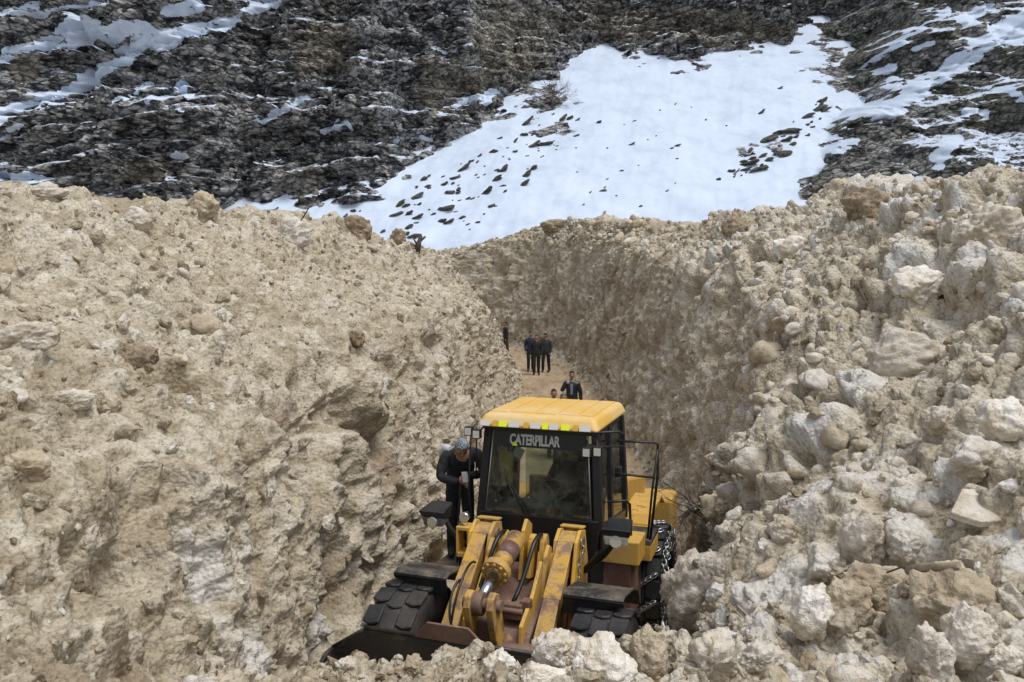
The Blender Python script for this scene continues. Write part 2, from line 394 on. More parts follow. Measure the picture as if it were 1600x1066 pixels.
# ------------------------------------------------------------------ the mountain: cliff, rock ridge and snow apron
def mountain_material():
    k = NT('cliff_rock_and_snow'); v = k.coord()
    vs_ = k.coord((0.85, 0.85, 1.7), (0, R(9), 0))
    snow = k.attr('snow'); tanm = k.attr('tan'); moss = k.attr('moss')
    n1 = k.noise(vs_, 0.35, 6, 0.65); n2 = k.noise(vs_, 1.6, 6, 0.7, 0.4); n3 = k.noise(v, 4.5, 5, 0.7); n4 = k.noise(v, 1.1, 5, 0.65)
    vc = k.voro(vs_, 0.9); vd = k.voro(vs_, 2.4)
    sc_ = k.n('ShaderNodeSeparateColor'); k.l(vc.outputs['Color'], sc_.inputs[0]); sd_ = k.n('ShaderNodeSeparateColor'); k.l(vd.outputs['Color'], sd_.inputs[0])
    n2 = k.math('ADD', k.math('MULTIPLY', n2, 0.62), k.math('ADD', k.math('MULTIPLY', sc_.outputs[0], 0.17), k.math('MULTIPLY', sd_.outputs[0], 0.21)))
    dark = k.ramp(n2, [(0.31, (0.012, 0.013, 0.016)), (0.42, (0.055, 0.056, 0.060)), (0.50, (0.19, 0.19, 0.19)), (0.60, (0.44, 0.43, 0.415))])
    tan = k.ramp(n2, [(0.30, (0.05, 0.043, 0.033)), (0.46, (0.19, 0.168, 0.13)), (0.62, (0.40, 0.36, 0.29))])
    tm = k.ramp(k.math('ADD', tanm, k.math('MULTIPLY', k.math('SUBTRACT', n1, 0.5), 1.25)), [(0.42, 0.0), (0.78, 1.0)])
    c = k.mix(k.math('MULTIPLY', tm, 0.85), dark, tan)
    mcol = k.ramp(n3, [(0.35, (0.022, 0.026, 0.012)), (0.65, (0.10, 0.095, 0.045))])
    c = k.mix(k.math('MULTIPLY', moss, 0.6), c, mcol)
    vo = k.voro(vs_, 1.3, 'DISTANCE_TO_EDGE').outputs['Distance']
    crack = k.ramp(vo, [(0.0, 0.12), (0.10, 1.0)])
    c = k.mix(0.75, c, crack, 'MULTIPLY')
    geo = k.n('ShaderNodeNewGeometry'); sx = k.n('ShaderNodeSeparateXYZ'); k.l(geo.outputs['Normal'], sx.inputs[0])
    ledge = k.math('MULTIPLY', k.ramp(sx.outputs['Z'], [(0.50, 0.0), (0.86, 1.0)]), 0.72)
    sv = k.math('ADD', snow, ledge)
    sv = k.math('ADD', sv, k.math('MULTIPLY', k.math('SUBTRACT', n4, 0.5), 1.0))
    sv = k.math('ADD', sv, k.math('MULTIPLY', k.math('SUBTRACT', n3, 0.5), 0.75))
    sm = k.ramp(sv, [(0.60, 0.0), (0.66, 1.0)])
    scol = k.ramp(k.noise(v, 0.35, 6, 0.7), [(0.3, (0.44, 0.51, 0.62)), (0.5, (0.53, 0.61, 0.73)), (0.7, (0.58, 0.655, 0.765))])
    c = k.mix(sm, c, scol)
    h = k.math('ADD', k.math('MULTIPLY', n2, 1.0), k.math('ADD', k.math('MULTIPLY', n3, 0.4), k.math('MULTIPLY', k.math('MINIMUM', vo, 0.15), 3.0)))
    h = k.mix(sm, h, (0.9, 0.9, 0.9))
    rr = k.n('ShaderNodeMapRange'); k.l(sm, rr.inputs[0]); rr.inputs[3].default_value = 0.85; rr.inputs[4].default_value = 0.6
    return k.set(color=c, rough=rr.outputs[0], normal=k.bump(h, 0.9, 0.45), spec=0.3)
M_MTN = mountain_material()

xs = np.linspace(-95, 95, 1080); zs = np.concatenate([np.linspace(-1, 60, 420)])
mx, mz = np.meshgrid(xs, zs); mx = mx.ravel(); mz = mz.ravel()
def mountain_base(x, z):
    yc = np.interp(x, [-95, -60, -38, -24, -16.5, -9, -0.6, 7.4, 18.7, 31, 43, 95], [48, 52.5, 55.5, 57.2, 59.9, 64.6, 70.4, 81.2, 82.3, 84.7, 90, 100])
    C = yc + 0.35 * z
    A = 60 + 1.43 * (z - 7.15)
    x0 = 26.5 + 0.67 * (z - 12.9) + 5.0 * fbm(np.stack([x * 0, x * 0, z], 1).astype(np.float32) * 0.16, 3, 399) + 2.0 * fbm(np.stack([x, x * 0, z], 1).astype(np.float32) * 0.35, 3, 398)
    Rr = 68 + 0.9 * (z - 12.9) + np.where(x > x0, -1.0 * np.minimum(x - x0, 22) - 0.25 * np.maximum(x - x0 - 22, 0), 3.0 * (x0 - x))
    return C, A, Rr
Q = np.stack([mx, np.zeros_like(mx), mz], 1).astype(np.float32)
wob = 2.0 * fbm(Q * 0.10, 4, 401) + 2.4 * fbm(Q * np.array([0.16, 1, 0.035], np.float32), 3, 403, ridged=True)
C, A, Rr = mountain_base(mx, mz)
# strata: tilted ledges on the rock faces
zt = mz - 0.16 * mx + 1.5 * fbm(Q * 0.06, 3, 405)
Qs = np.stack([mx * 0.16, zt * 0 + 3, zt * 0.75], 1).astype(np.float32)
Qs2 = np.stack([mx * 0.5, zt * 0 + 9, zt * 1.9], 1).astype(np.float32)
Qb = np.stack([mx * 0.09, mz * 0, mz * 0.07], 1).astype(np.float32)
steps = 0.9 * (np.abs(((zt * 0.23 + 0.5 * fbm(Q * 0.09, 2, 411)) % 1.0)) - 0.5)
ws = fbm(Q * 0.09, 3, 411) + 0.25 * fbm(Q * 0.5, 3, 413)
saw = lambda per, ph: ((zt / per + 0.9 * ws + ph) % 1.0) - 0.5
amp_l = 0.6 + 0.7 * fbm(Q * np.array([0.12, 1, 0.2], np.float32), 2, 417)
relief = 1.3 * fbm(Qs, 4, 421) + 0.6 * fbm(Qs2, 4, 431) + 3.2 * fbm(Qb, 3, 441, ridged=True) - 2.3 * amp_l * saw(4.6, 0) - 0.9 * amp_l * saw(1.7, 0.3) + 0.5 * saw(1.1, 0.6)
f1, i1 = worley(np.stack([mx * 0.28, mz * 0, zt * 0.55], 1), 451)
relief += 0.9 * (i1 - 0.5) + 0.35 * f1
f2, i2 = worley(np.stack([mx * 0.75 + 0.3 * vnoise(Q, 7), mz * 0, zt * 1.05], 1), 461)
relief += 0.48 * (i2 - 0.5) + 0.3 * f2
f3, i3 = worley(np.stack([mx * 1.6, mz * 0, zt * 2.2], 1), 465)
relief += 0.26 * (i3 - 0.5)
rel_r = 1.6 * fbm(Q * 0.28, 4, 423) + 2.0 * fbm(Qb, 3, 443, ridged=True) + 0.7 * (i2 - 0.5) + 0.35 * (i3 - 0.5) + 0.5 * (i1 - 0.5)
Cc = C + wob + relief
Rc = Rr + wob + rel_r
rn = np.stack([mx * 0.55 - mz * 0.25, mz * 0, mz * 0.10 + mx * 0.03], 1).astype(np.float32)
Ac = A + 0.7 * fbm(Q * 0.15, 4, 471) + 0.30 * fbm(rn, 4, 473) + 0.12 * fbm(Q * 1.0, 4, 475)
Y = np.minimum(np.minimum(Cc, Ac), Rc)
apron = sstep(-0.5, 0.9, np.minimum(Cc, Rc) - Ac)
PM = np.stack([mx, Y, mz], 1)
uu, vv = to_px(PM)
nz_u = 22 * fbm(Q * 0.35, 4, 481, 0.6); nz_v = 16 * fbm(Q * 0.5, 4, 483, 0.65)
un, vn = uu + nz_u, vv + nz_v
def band(poly):
    """snow lying along a polyline (u, v, half width) seen in the photograph"""
    best = np.full(len(mx), 9.0)
    for (a, b, r0), (c, d, r1) in zip(poly[:-1], poly[1:]):
        L2 = (c - a) ** 2 + (d - b) ** 2
        t = np.clip(((un - a) * (c - a) + (vn - b) * (d - b)) / L2, 0, 1)
        dist = np.hypot(un - (a + t * (c - a)), vn - (b + t * (d - b)))
        best = np.minimum(best, dist / (r0 + t * (r1 - r0)))
    return 1.12 * (1 - sstep(0.35, 1.5, best))
snow_b = np.zeros(len(mx))
for poly in (
    [(-60, 120, 12), (60, 75, 12), (120, 45, 18), (190, 45, 14)],
    [(-20, 95, 8), (80, 70, 10), (140, 55, 16), (220, 45, 14), (300, 55, 10)],
    [(180, 80, 10), (250, 62, 16), (330, 40, 15), (420, 5, 14), (470, -40, 14)],
    [(130, 120, 9), (190, 95, 12), (230, 70, 12)],
    [(-30, 195, 14), (30, 170, 14), (90, 150, 12), (150, 125, 12), (180, 100, 9)],
    [(-30, 190, 12), (10, 185, 14), (30, 165, 9)],
    [(-30, 225, 6), (40, 200, 6)], [(-20, 30, 8), (60, 10, 8)], [(60, 20, 6), (160, 5, 6)], [(270, 15, 12), (310, 5, 14)],
    [(225, 160, 5), (262, 148, 13), (285, 135, 12), (300, 155, 6)], [(395, 188, 5), (440, 175, 8), (480, 155, 6)],
    [(505, 205, 5), (535, 196, 9), (560, 205, 4)], [(268, 238, 7), (290, 238, 7)], [(710, 168, 5), (740, 158, 9), (790, 140, 9)],
    [(-20, 268, 6), (20, 275, 8), (70, 272, 5)], [(610, 222, 4), (675, 216, 5)], [(670, 78, 3), (740, 72, 4)], [(150, 175, 4), (230, 130, 4)],
    [(820, 135, 7), (880, 115, 9)], [(800, 165, 6), (850, 150, 7)],
    [(1320, 130, 9), (1380, 80, 10), (1430, 50, 8)], [(1290, 250, 8), (1360, 190, 14), (1420, 150, 15), (1500, 90, 12), (1560, 50, 16), (1640, 20, 22)],
    [(1480, 110, 9), (1560, 60, 14), (1640, 35, 18)], [(1500, 40, 7), (1540, 15, 9)], [(1300, 170, 16), (1360, 150, 14), (1400, 130, 12)],
    [(1240, 290, 16), (1300, 230, 14), (1380, 175, 10)], [(1440, 45, 5), (1480, 15, 6)], [(1430, 80, 5), (1460, 70, 6)],
    [(1470, 250, 14), (1500, 220, 8)], [(1510, 180, 9), (1535, 175, 8)], [(1400, 295, 12), (1440, 285, 10)], [(1430, 330, 14), (1490, 295, 14), (1560, 285, 14)],
    [(1320, 310, 12), (1380, 285, 8)], [(1560, 140, 6), (1600, 150, 6)], [(1250, 210, 30), (1330, 160, 22), (1390, 110, 14)], [(1240, 265, 25), (1310, 215, 20), (1390, 165, 16)], [(1290, 300, 16), (1350, 300, 12)], [(1260, 250, 20), (1330, 200, 14)],
):
    snow_b = np.maximum(snow_b, band(poly))
snow_b -= 0.5 * sstep(0.05, 0.45, fbm(np.stack([mx * 0.55, mz * 0, zt * 2.2], 1).astype(np.float32), 3, 487)) * (snow_b > 0)
def blob(u, v, r, rv=None):
    return np.exp(-(((un - u) / r) ** 2 + ((vn - v) / (rv or r)) ** 2))
bare = (blob(860, 180, 55, 45) + blob(835, 125, 50, 30)) * 0.8 + blob(1290, 100, 38, 48) + 0.9 * blob(1350, 130, 40, 26) + 0.8 * blob(1350, 200, 46, 18) + 1.2 * blob(1310, 270, 60, 40) + 0.7 * blob(1195, 235, 50, 22)
snow = np.maximum(1.05 * apron, snow_b)
scat = fbm(np.stack([mx * 0.45 + mz * 0.3, mz * 0, mz * 1.0 - mx * 0.25], 1), 4, 491)
edge = sstep(0, 6, np.minimum(Cc, Rc) - Ac)
snow = snow - apron * (1.6 * sstep(0.22, 0.5, scat) * (1 - 0.85 * edge)) - 1.7 * bare * (0.55 + 1.1 * np.clip(scat + 0.25, 0, 1))
tan = 0.10 + 0.8 * (blob(230, 275, 90, 30) + blob(470, 280, 60, 40) + blob(500, 70, 50, 60) + blob(690, 140, 50, 50) + blob(800, 80, 60, 60) + blob(40, 110, 50, 40) + blob(1000, 40, 140, 40) + blob(1150, 50, 100, 30)) + 0.35 * fbm(Q * 0.11, 2, 495)
moss = sstep(1180, 1300, uu) * (0.4 + 0.6 * sstep(-0.2, 0.3, fbm(Q * 0.2, 2, 497))) * (1 - apron)
PM[:, 1] -= 0.07 * sstep(0.5, 0.9, snow) * (1 - apron)
nzr, nxc = len(zs), len(xs)
idx = np.arange(nzr * nxc).reshape(nzr, nxc)
Fq = np.stack([idx[:-1, :-1], idx[:-1, 1:], idx[1:, 1:], idx[1:, :-1]], -1).reshape(-1, 4)
me = mesh_np('mountain_cliff', PM, Fq)
for nm, a in (('snow', snow), ('tan', tan), ('moss', moss)): add_attr(me, nm, np.clip(a, -1, 1.3))
mountain = link('mountain_cliff', me, M_MTN); mountain['kind'] = 'structure'
tag(mountain, 'dark layered rock cliff with snowy ledges above a smooth white snowfield')

def mtn_point(u, v):
    """point of the mountain surface seen at photo pixel (u, v)"""
    i = int(np.argmin((uu - u) ** 2 + (vv - v) ** 2)); return Vector(PM[i])

# valley floor that joins the debris to the foot of the mountain
gx = np.linspace(-160, 160, 60); gy = np.concatenate([np.linspace(-60, 120, 60)])
a, b = np.meshgrid(gx, gy); Pg = np.stack([a.ravel(), b.ravel(), np.full(a.size, -1.2)], 1)
Pg[:, 2] += 0.5 * fbm(Pg * 0.05, 3, 501)
idx = np.arange(a.size).reshape(a.shape)
k_ = NT('valley_snow'); vv_ = k_.coord(); M_VAL = k_.set(color=k_.ramp(k_.noise(vv_, 0.4, 5), [(0.35, (0.4, 0.34, 0.26)), (0.6, (0.75, 0.78, 0.82))]), rough=0.8)
tag(link('valley_ground', mesh_np('valley_ground', Pg, np.stack([idx[:-1, :-1], idx[:-1, 1:], idx[1:, 1:], idx[1:, :-1]], -1).reshape(-1, 4)), M_VAL), 'snowy valley floor below the debris', kind='structure')

# dark rocks poking through the snow apron
M_ROCK = worn_rock = NT('dark_rock')
_v = M_ROCK.coord(); _n = M_ROCK.noise(_v, 2.5, 5, 0.7)
M_ROCK = M_ROCK.set(color=M_ROCK.ramp(_n, [(0.35, (0.018, 0.018, 0.018)), (0.55, (0.07, 0.065, 0.05)), (0.75, (0.17, 0.15, 0.11))]), rough=0.85, normal=M_ROCK.bump(_n, 0.8, 0.1))
# ------------------------------------------------------------------ chunks, boulders and loose clods of avalanche snow
def ico(sub):
    bm = bmesh.new(); bmesh.ops.create_icosphere(bm, subdivisions=sub, radius=1.0)
    V = np.array([v.co[:] for v in bm.verts], np.float32); Fc = np.array([[v.index for v in f.verts] for f in bm.faces], np.int32)
    bm.free(); return V, Fc
def chunk_mesh(seed, sub, lump=0.25, facet=0.5, fine=0.06):
    """an irregular broken chunk: random planes cut a ball, then lumps and crumbs"""
    r = np.random.default_rng(seed); V, Fc = ico(sub)
    dirs = r.normal(size=(11, 3)); dirs /= np.linalg.norm(dirs, axis=1, keepdims=True)
    off = r.uniform(0.55, 0.95, 11)
    dots = V @ dirs.T
    lim = np.where(dots > 1e-3, off[None] / np.maximum(dots, 1e-3), 9).min(1)
    rad = np.minimum(1.0, lim) * facet + (1 - facet)
    Q = (V + seed * 3.17).astype(np.float32)
    rad = rad + lump * 0.5 * fbm(Q * 1.5, 3, seed + 5)
    if sub >= 3:
        f, i_ = worley(Q * 2.6, seed + 9); rad = rad + fine * 1.0 * np.sqrt(np.clip(1 - (f / 0.8) ** 2, 0, 1)) * (i_ > 0.3)
        f, i_ = worley(Q * 8.0, seed + 19); rad = rad + fine * 0.45 * np.sqrt(np.clip(1 - (f / 0.8) ** 2, 0, 1))
        rad = rad + fine * 1.5 * fbm(Q * 3.5, 5, seed + 29, 0.65) + fine * 0.9 * fbm(Q * 2.2, 3, seed + 39, 0.6, ridged=True)
    V = V * rad[:, None]; V = V / (np.abs(V).max(0) + 1e-6)
    return V.astype(np.float32), Fc
BIG = []
for s_ in range(8):
    V, Fc = chunk_mesh(s_ + 1, 5, 0.5, 1.0, 0.11); BIG.append((V, Fc))
MED = []
for s_ in range(8):
    V, Fc = chunk_mesh(s_ + 31, 3, 0.5, 1.0, 0.11); MED.append((V, Fc))
MEDM = {}
for mi, mt in enumerate((M_TAN, M_PALE, M_WHITE, M_SOIL)):
    for s_, (V, Fc) in enumerate(MED):
        me = mesh_np('clod', V, Fc); me.materials.append(mt); MEDM[mi, s_] = me
BIGM = {}
for mi, mt in enumerate((M_TAN, M_PALE, M_WHITE, M_SOIL)):
    for s_, (V, Fc) in enumerate(BIG):
        BIGM[mi, s_] = None
def bigm(mi, s_):
    if BIGM[mi, s_] is None:
        me = mesh_np('boulder', *BIG[s_]); me.materials.append((M_TAN, M_PALE, M_WHITE, M_SOIL)[mi]); BIGM[mi, s_] = me
    return BIGM[mi, s_]
TAN, PALE, WHITE, SOIL = 0, 1, 2, 3
# u, v (centre in the photo), width px, height px, material, mesh, sink, roll, name, label
BOULD = [
 (1087, 912, 112, 138, PALE, 0, .3, 10, 'snow_boulder', 'tall pale snow boulder standing in front of the chained rear wheel'),
 (1015, 1015, 66, 90, TAN, 1, .25, -5, 'snow_boulder', 'brown lumpy snow block beside the front wheel fender'),
 (778, 1045, 60, 72, WHITE, 2, .2, 20, 'snow_chunk', 'narrow white icy chunk below the bucket spill guard'),
 (868, 1018, 84, 66, WHITE, 3, .2, -15, 'snow_chunk', 'white icy chunk topmost of the pale pile before the bucket'),
 (940, 1040, 130, 92, WHITE, 4, .25, 5, 'snow_chunk', 'wide white icy chunk with tan stains before the front wheel'),
 (842, 1062, 100, 50, WHITE, 5, .2, 0, 'snow_chunk', 'low white icy chunk at the foot of the pale pile'),
 (1112, 1022, 88, 92, PALE, 6, .25, 15, 'snow_boulder', 'grey rounded boulder below the tall pale boulder'),
 (1190, 1030, 84, 60, PALE, 7, .25, -8, 'snow_boulder', 'flat grey boulder lying between two rounded ones'),
 (1272, 950, 74, 96, WHITE, 1, .25, 18, 'snow_boulder', 'knobbly yellowish white boulder leaning on a tan one'),
 (1325, 940, 100, 90, TAN, 0, .3, -12, 'snow_boulder', 'tan boulder behind the knobbly yellowish white one'),
 (1352, 838, 84, 104, PALE, 3, .3, 8, 'snow_boulder', 'steep grey pointed boulder above the rubble slope'),
 (1292, 880, 80, 62, WHITE, 6, .3, -20, 'snow_boulder', 'white domed boulder below the pointed grey one'),
 (1375, 915, 125, 85, TAN, 2, .3, 6, 'snow_boulder', 'broad tan boulder left of the wooden log'),
 (1505, 940, 185, 120, TAN, 4, .3, -6, 'snow_boulder', 'largest tan boulder, broad and low beneath the wooden log'),
 (1520, 985, 110, 95, PALE, 5, .3, 14, 'snow_boulder', 'pale boulder wedged under the largest tan boulder'),
 (1456, 1018, 82, 100, PALE, 7, .2, -10, 'snow_boulder', 'upright pale boulder with smooth face at the slope foot'),
 (1575, 1030, 66, 54, WHITE, 0, .25, 0, 'snow_boulder', 'small white rounded boulder at the slope foot'),
 (1420, 850, 60, 56, WHITE, 2, .25, 25, 'snow_boulder', 'clean white boulder right of the pointed grey one'),
 (1530, 715, 112, 74, WHITE, 6, .3, -5, 'snow_boulder', 'wide white boulder above the flat stone slab'),
 (1582, 650, 100, 74, WHITE, 1, .3, 12, 'snow_boulder', 'smooth white boulder high on the rubble slope'),
 (1470, 655, 60, 50, PALE, 3, .25, -14, 'snow_boulder', 'pale rounded boulder below the smooth white one'),
 (1420, 545, 170, 100, PALE, 5, .45, 4, 'snow_boulder', 'great pale slab of snow half buried in the slope'),
 (1440, 440, 110, 66, WHITE, 4, .35, -8, 'snow_boulder', 'white block half buried below the slope crest'),
 (1560, 340, 120, 90, PALE, 7, .45, 10, 'snow_boulder', 'pale block embedded near the crest of the slope'),
 (1240, 385, 74, 46, WHITE, 3, .35, 0, 'snow_boulder', 'white block embedded in the far brown bank'),
 (1356, 315, 84, 62, SOIL, 2, .3, 8, 'earth_boulder', 'brown earth boulder standing on the slope crest'),
 (1150, 350, 46, 38, SOIL, 1, .3, -10, 'earth_boulder', 'dark brown lump on the far bank crest'),
 (870, 352, 60, 26, SOIL, 6, .3, 0, 'earth_boulder', 'flat brown lump on the crest above the walkers'),
 (315, 318, 54, 48, TAN, 0, .25, 12, 'snow_boulder', 'tan boulder standing on the tall bank crest'),
 (60, 298, 80, 36, PALE, 4, .3, -6, 'snow_boulder', 'pale lumpy boulder at the highest end of the bank crest'),
 (212, 338, 62, 40, PALE, 5, .3, 5, 'snow_boulder', 'low pale boulder on the bank crest'),
 (450, 355, 76, 54, WHITE, 7, .35, -12, 'snow_chunk', 'clean white snow block on the tall bank crest'),
 (556, 352, 50, 40, SOIL, 3, .3, 6, 'earth_boulder', 'smooth dark brown boulder on the tall bank crest'),
 (622, 368, 30, 30, SOIL, 0, .3, 0, 'earth_boulder', 'small dark brown boulder beside the tree stump'),
 (215, 555, 66, 40, SOIL, 1, .3, -20, 'earth_boulder', 'brown earth clod overhanging the tan bank slope'),
 (553, 527, 36, 30, SOIL, 2, .3, 0, 'earth_boulder', 'round brown clod alone on the smooth bank slope'),
 (36, 725, 74, 56, TAN, 6, .35, 10, 'snow_boulder', 'tan rounded boulder with dark hollow beneath on the bank slope'),
 (34, 520, 96, 46, PALE, 3, .35, -8, 'snow_boulder', 'long pale boulder over a dark hollow in the bank'),
 (100, 622, 92, 38, PALE, 7, .4, -10, 'snow_boulder', 'elongated pale chunk lying across the bank slope'),
 (168, 625, 48, 42, TAN, 5, .35, 0, 'snow_boulder', 'round tan clod at the end of the elongated pale chunk'),
 (346, 492, 34, 28, PALE, 1, .35, 0, 'snow_boulder', 'pale small boulder midway up the bank slope'),
 (700, 1028, 60, 44, TAN, 2, .3, 0, 'snow_boulder', 'brown clod pair lying at the bucket lip'),
 (645, 1040, 46, 34, TAN, 4, .3, 20, 'snow_boulder', 'small tan clod in front of the black bucket'),
 (540, 1040, 40, 30, PALE, 6, .3, 0, 'snow_boulder', 'grey round clod beside the bucket corner'),
 (1180, 760, 40, 40, TAN, 3, .3, 0, 'snow_boulder', 'orange tan clod on the rubble edge above the twigs'),
 (1225, 825, 56, 50, PALE, 0, .3, 15, 'snow_boulder', 'grey faceted chunk on the rubble edge'),
]
used_pts = []
for i, (u, v, wpx, hpx, mi, ms, sink, roll, nm, lab) in enumerate(BOULD):
    p, n = hit(u, v + hpx * 0.40)
    if p is None:
        p, n = hit(u, v + hpx * 0.9)
        if p is None: continue
    d = p.y; sx = wpx * d / F_PX / 2; sz = hpx * d / F_PX / 2 * 1.05
    o = link(nm, bigm(mi, ms)); tag(o, lab, 'boulder')
    c = p + Vector((0, sx * 0.35, sz * (0.80 - sink)))
    o.location = c; o.scale = (sx * 0.97, min(sx, sz) * 0.95 + 0.1 * sx, sz * 1.05)
    o.rotation_euler = (0, R(roll), R((i * 77) % 50 - 25))
    used_pts.append((u, v, max(wpx, hpx)))

# medium clods: pieces of the bank or heap they sit on
lin = rng.permutation(NR * NC)
Pd = Gd.reshape(-1, 3); Nd = grid_normals(Gd).reshape(-1, 3)
pu, pv = to_px(Pd)
front_px = (pu > -40) & (pu < 1640) & (pv > 200) & (pv < 1110) & (yv > 3)
facing = np.einsum('ij,ij->i', Nd, (np.array([0, 0, CAM_Z]) - Pd)) > 0
cand = lin[(front_px & facing)[lin]]
cand = cand[(floor_[cand] < 0.15) & (wall[cand] < 0.35)]
def owner(i):
    c = i % NC; r = i // NC
    return bank_left if c < cL else (bank_right if c > cR else heap)
nmed = {bank_left: 0, bank_right: 0, heap: 0}; LIMIT = {bank_left: 40, bank_right: 200, heap: 30}
for i in cand[:6000]:
    ow = owner(i)
    if nmed[ow] >= LIMIT[ow]: continue
    if ow is bank_left and rng.random() < 0.5 and pv[i] > 420: pass
    d = yv[i]; r_ = float(np.clip(0.10 * (rng.pareto(2.6) + 0.55), 0.06, 0.30))
    if ow is bank_right and d < 20: r_ *= 1.25
    if ow is not bank_right: r_ *= 0.62
    px_ = r_ * F_PX / d * 2
    if px_ < 14 or (ow is not bank_right and px_ > (60 if ow is bank_left else 28)) or px_ > 95: continue
    if any(abs(pu[i] - a_) < 0.6 * m_ + px_ / 2 and abs(pv[i] - b_) < 0.6 * m_ + px_ / 2 for a_, b_, m_ in used_pts if m_ > 60): continue
    wh = white[i]; q = rng.random()
    mi = WHITE if wh > 0.45 and q < 0.55 else (PALE if q < 0.35 + 0.4 * right[i] else (SOIL if soil[i] > 0.3 and q > 0.85 else TAN))
    o = link('clod', MEDM[mi, int(rng.integers(8))], parent=ow)
    o.location = Pd[i] + Nd[i] * r_ * 0.05
    o.scale = (r_ * rng.uniform(0.85, 1.3), r_ * rng.uniform(0.85, 1.3), r_ * rng.uniform(0.6, 1.0))
    o.rotation_euler = tuple(rng.uniform(-0.6, 0.6, 2)) + (rng.uniform(0, 6.28),)
    nmed[ow] += 1

# small crumbs nobody could count: one joined mesh for each bank
SM = [chunk_mesh(60 + s_, 2, 0.9, 1.0) for s_ in range(10)]
SM1 = [chunk_mesh(80 + s_, 1, 0.9, 1.0) for s_ in range(10)]
def crumbs(name, sel, count, owner_obj, lab):
    ids = sel[:count]; VV, FF, W_, T_, O_ = [], [], [], [], []; base = 0
    for i in ids:
        d = yv[i]
        r_ = float(np.clip(0.024 * (rng.pareto(2.2) + 0.7), 0.0026 * d, 0.10))
        lod = SM if r_ * F_PX / d > 7.0 else SM1
        V, Fc = lod[int(rng.integers(10))]
        a, b, c = rng.uniform(0, 6.28, 3)
        M = np.array(Euler((a, b, c)).to_matrix(), np.float32)
        sc = np.array([r_ * rng.uniform(0.7, 1.5), r_ * rng.uniform(0.7, 1.3), r_ * rng.uniform(0.5, 1.0)], np.float32)
        VV.append((V * sc) @ M.T + (Pd[i] + Nd[i] * r_ * rng.uniform(-0.35, 0.2))); FF.append(Fc + base); base += len(V)
        q = rng.random()
        W_.append(np.full(len(V), white[i] * 0.8 + (0.65 if q < 0.06 + 0.14 * right[i] else 0.0)))
        T_.append(np.full(len(V), rng.random())); O_.append(np.full(len(V), soil[i] * 0.9 + (0.4 if q > 0.95 else 0)))
    me = mesh_np(name, np.concatenate(VV), np.concatenate(FF), False)
    for nm, a in (('white', W_), ('tint', T_), ('soil', O_)): add_attr(me, nm, np.clip(np.concatenate(a), 0, 1))
    o = link(name, me, M_DEB, parent=owner_obj); o['kind'] = 'stuff'; return o
cand2 = rng.permutation(np.nonzero(front_px & facing & (floor_ < 0.5) & (rng.random(NR * NC) > 0.85 * wall))[0])
col = cand2 % NC
crumbs('loose_crumbs', cand2[col < cL], 5000, bank_left, '')
crumbs('loose_crumbs', cand2[col > cR], 5500, bank_right, '')
crumbs('loose_crumbs', cand2[(col >= cL) & (col <= cR) & (yv[cand2] < 7.3)], 1500, heap, '')
# crumbs fallen at the road edges
cand3 = rng.permutation(np.nonzero(front_px & (floor_ > 0.3) & (yv > 7.5) & ((np.abs(SIc - 5.08) < 0.09) | (np.abs(SIc - 5.93) < 0.10)))[0])
crumbs('road_edge_crumbs', cand3, 420, road, '')

RK = []
for s_ in range(6):
    V, Fc = chunk_mesh(140 + s_, 2, 1.0, 1.0); me = mesh_np('rock', V, Fc, False); me.materials.append(M_ROCK); RK.append(me)
def inside(poly, x, y):
    c = False; j = len(poly) - 1
    for i in range(len(poly)):
        if (poly[i][1] > y) != (poly[j][1] > y) and x < (poly[j][0] - poly[i][0]) * (y - poly[i][1]) / (poly[j][1] - poly[i][1]) + poly[i][0]: c = not c
        j = i
    return c
for poly, n_, lo, hi, lab, grp in (
    ([(520, 335), (700, 265), (860, 165), (930, 190), (760, 350), (690, 392)], 110, 3, 15, 'dark rock poking through the snow below the layered cliff', 'rocks scattered below the cliff'),
    ([(1110, 285), (1215, 200), (1290, 150), (1290, 190), (1200, 265)], 55, 4, 22, 'dark rock in the streak beside the mossy ridge', 'rocks in the streak beside the ridge'),
    ([(900, 180), (1200, 120), (1250, 140), (1000, 330), (850, 340)], 30, 3, 8, 'small dark stone lying alone on the open snowfield', 'stones on the open snowfield')):
    k_n = 0; us, vs2 = [q[0] for q in poly], [q[1] for q in poly]
    while k_n < n_:
        u, v = rng.uniform(min(us), max(us)), rng.uniform(min(vs2), max(vs2))
        if not inside(poly, u, v): continue
        p = mtn_point(u, v); s_ = (lo + (hi - lo) * rng.random() ** 2.4) * p.y / F_PX / 2
        o = link('rock', RK[int(rng.integers(6))]); o.location = p + Vector((0, 0.1 * s_, 0.1 * s_)); el = rng.uniform(1.0, 2.6); o.scale = (s_ * el, s_ * 1.1, s_ * rng.uniform(0.45, 0.8))
        o.rotation_euler = (rng.uniform(-.3, .3), -R(30) + rng.uniform(-.35, .35), rng.uniform(-.4, .4)); tag(o, lab, 'rock', grp); k_n += 1
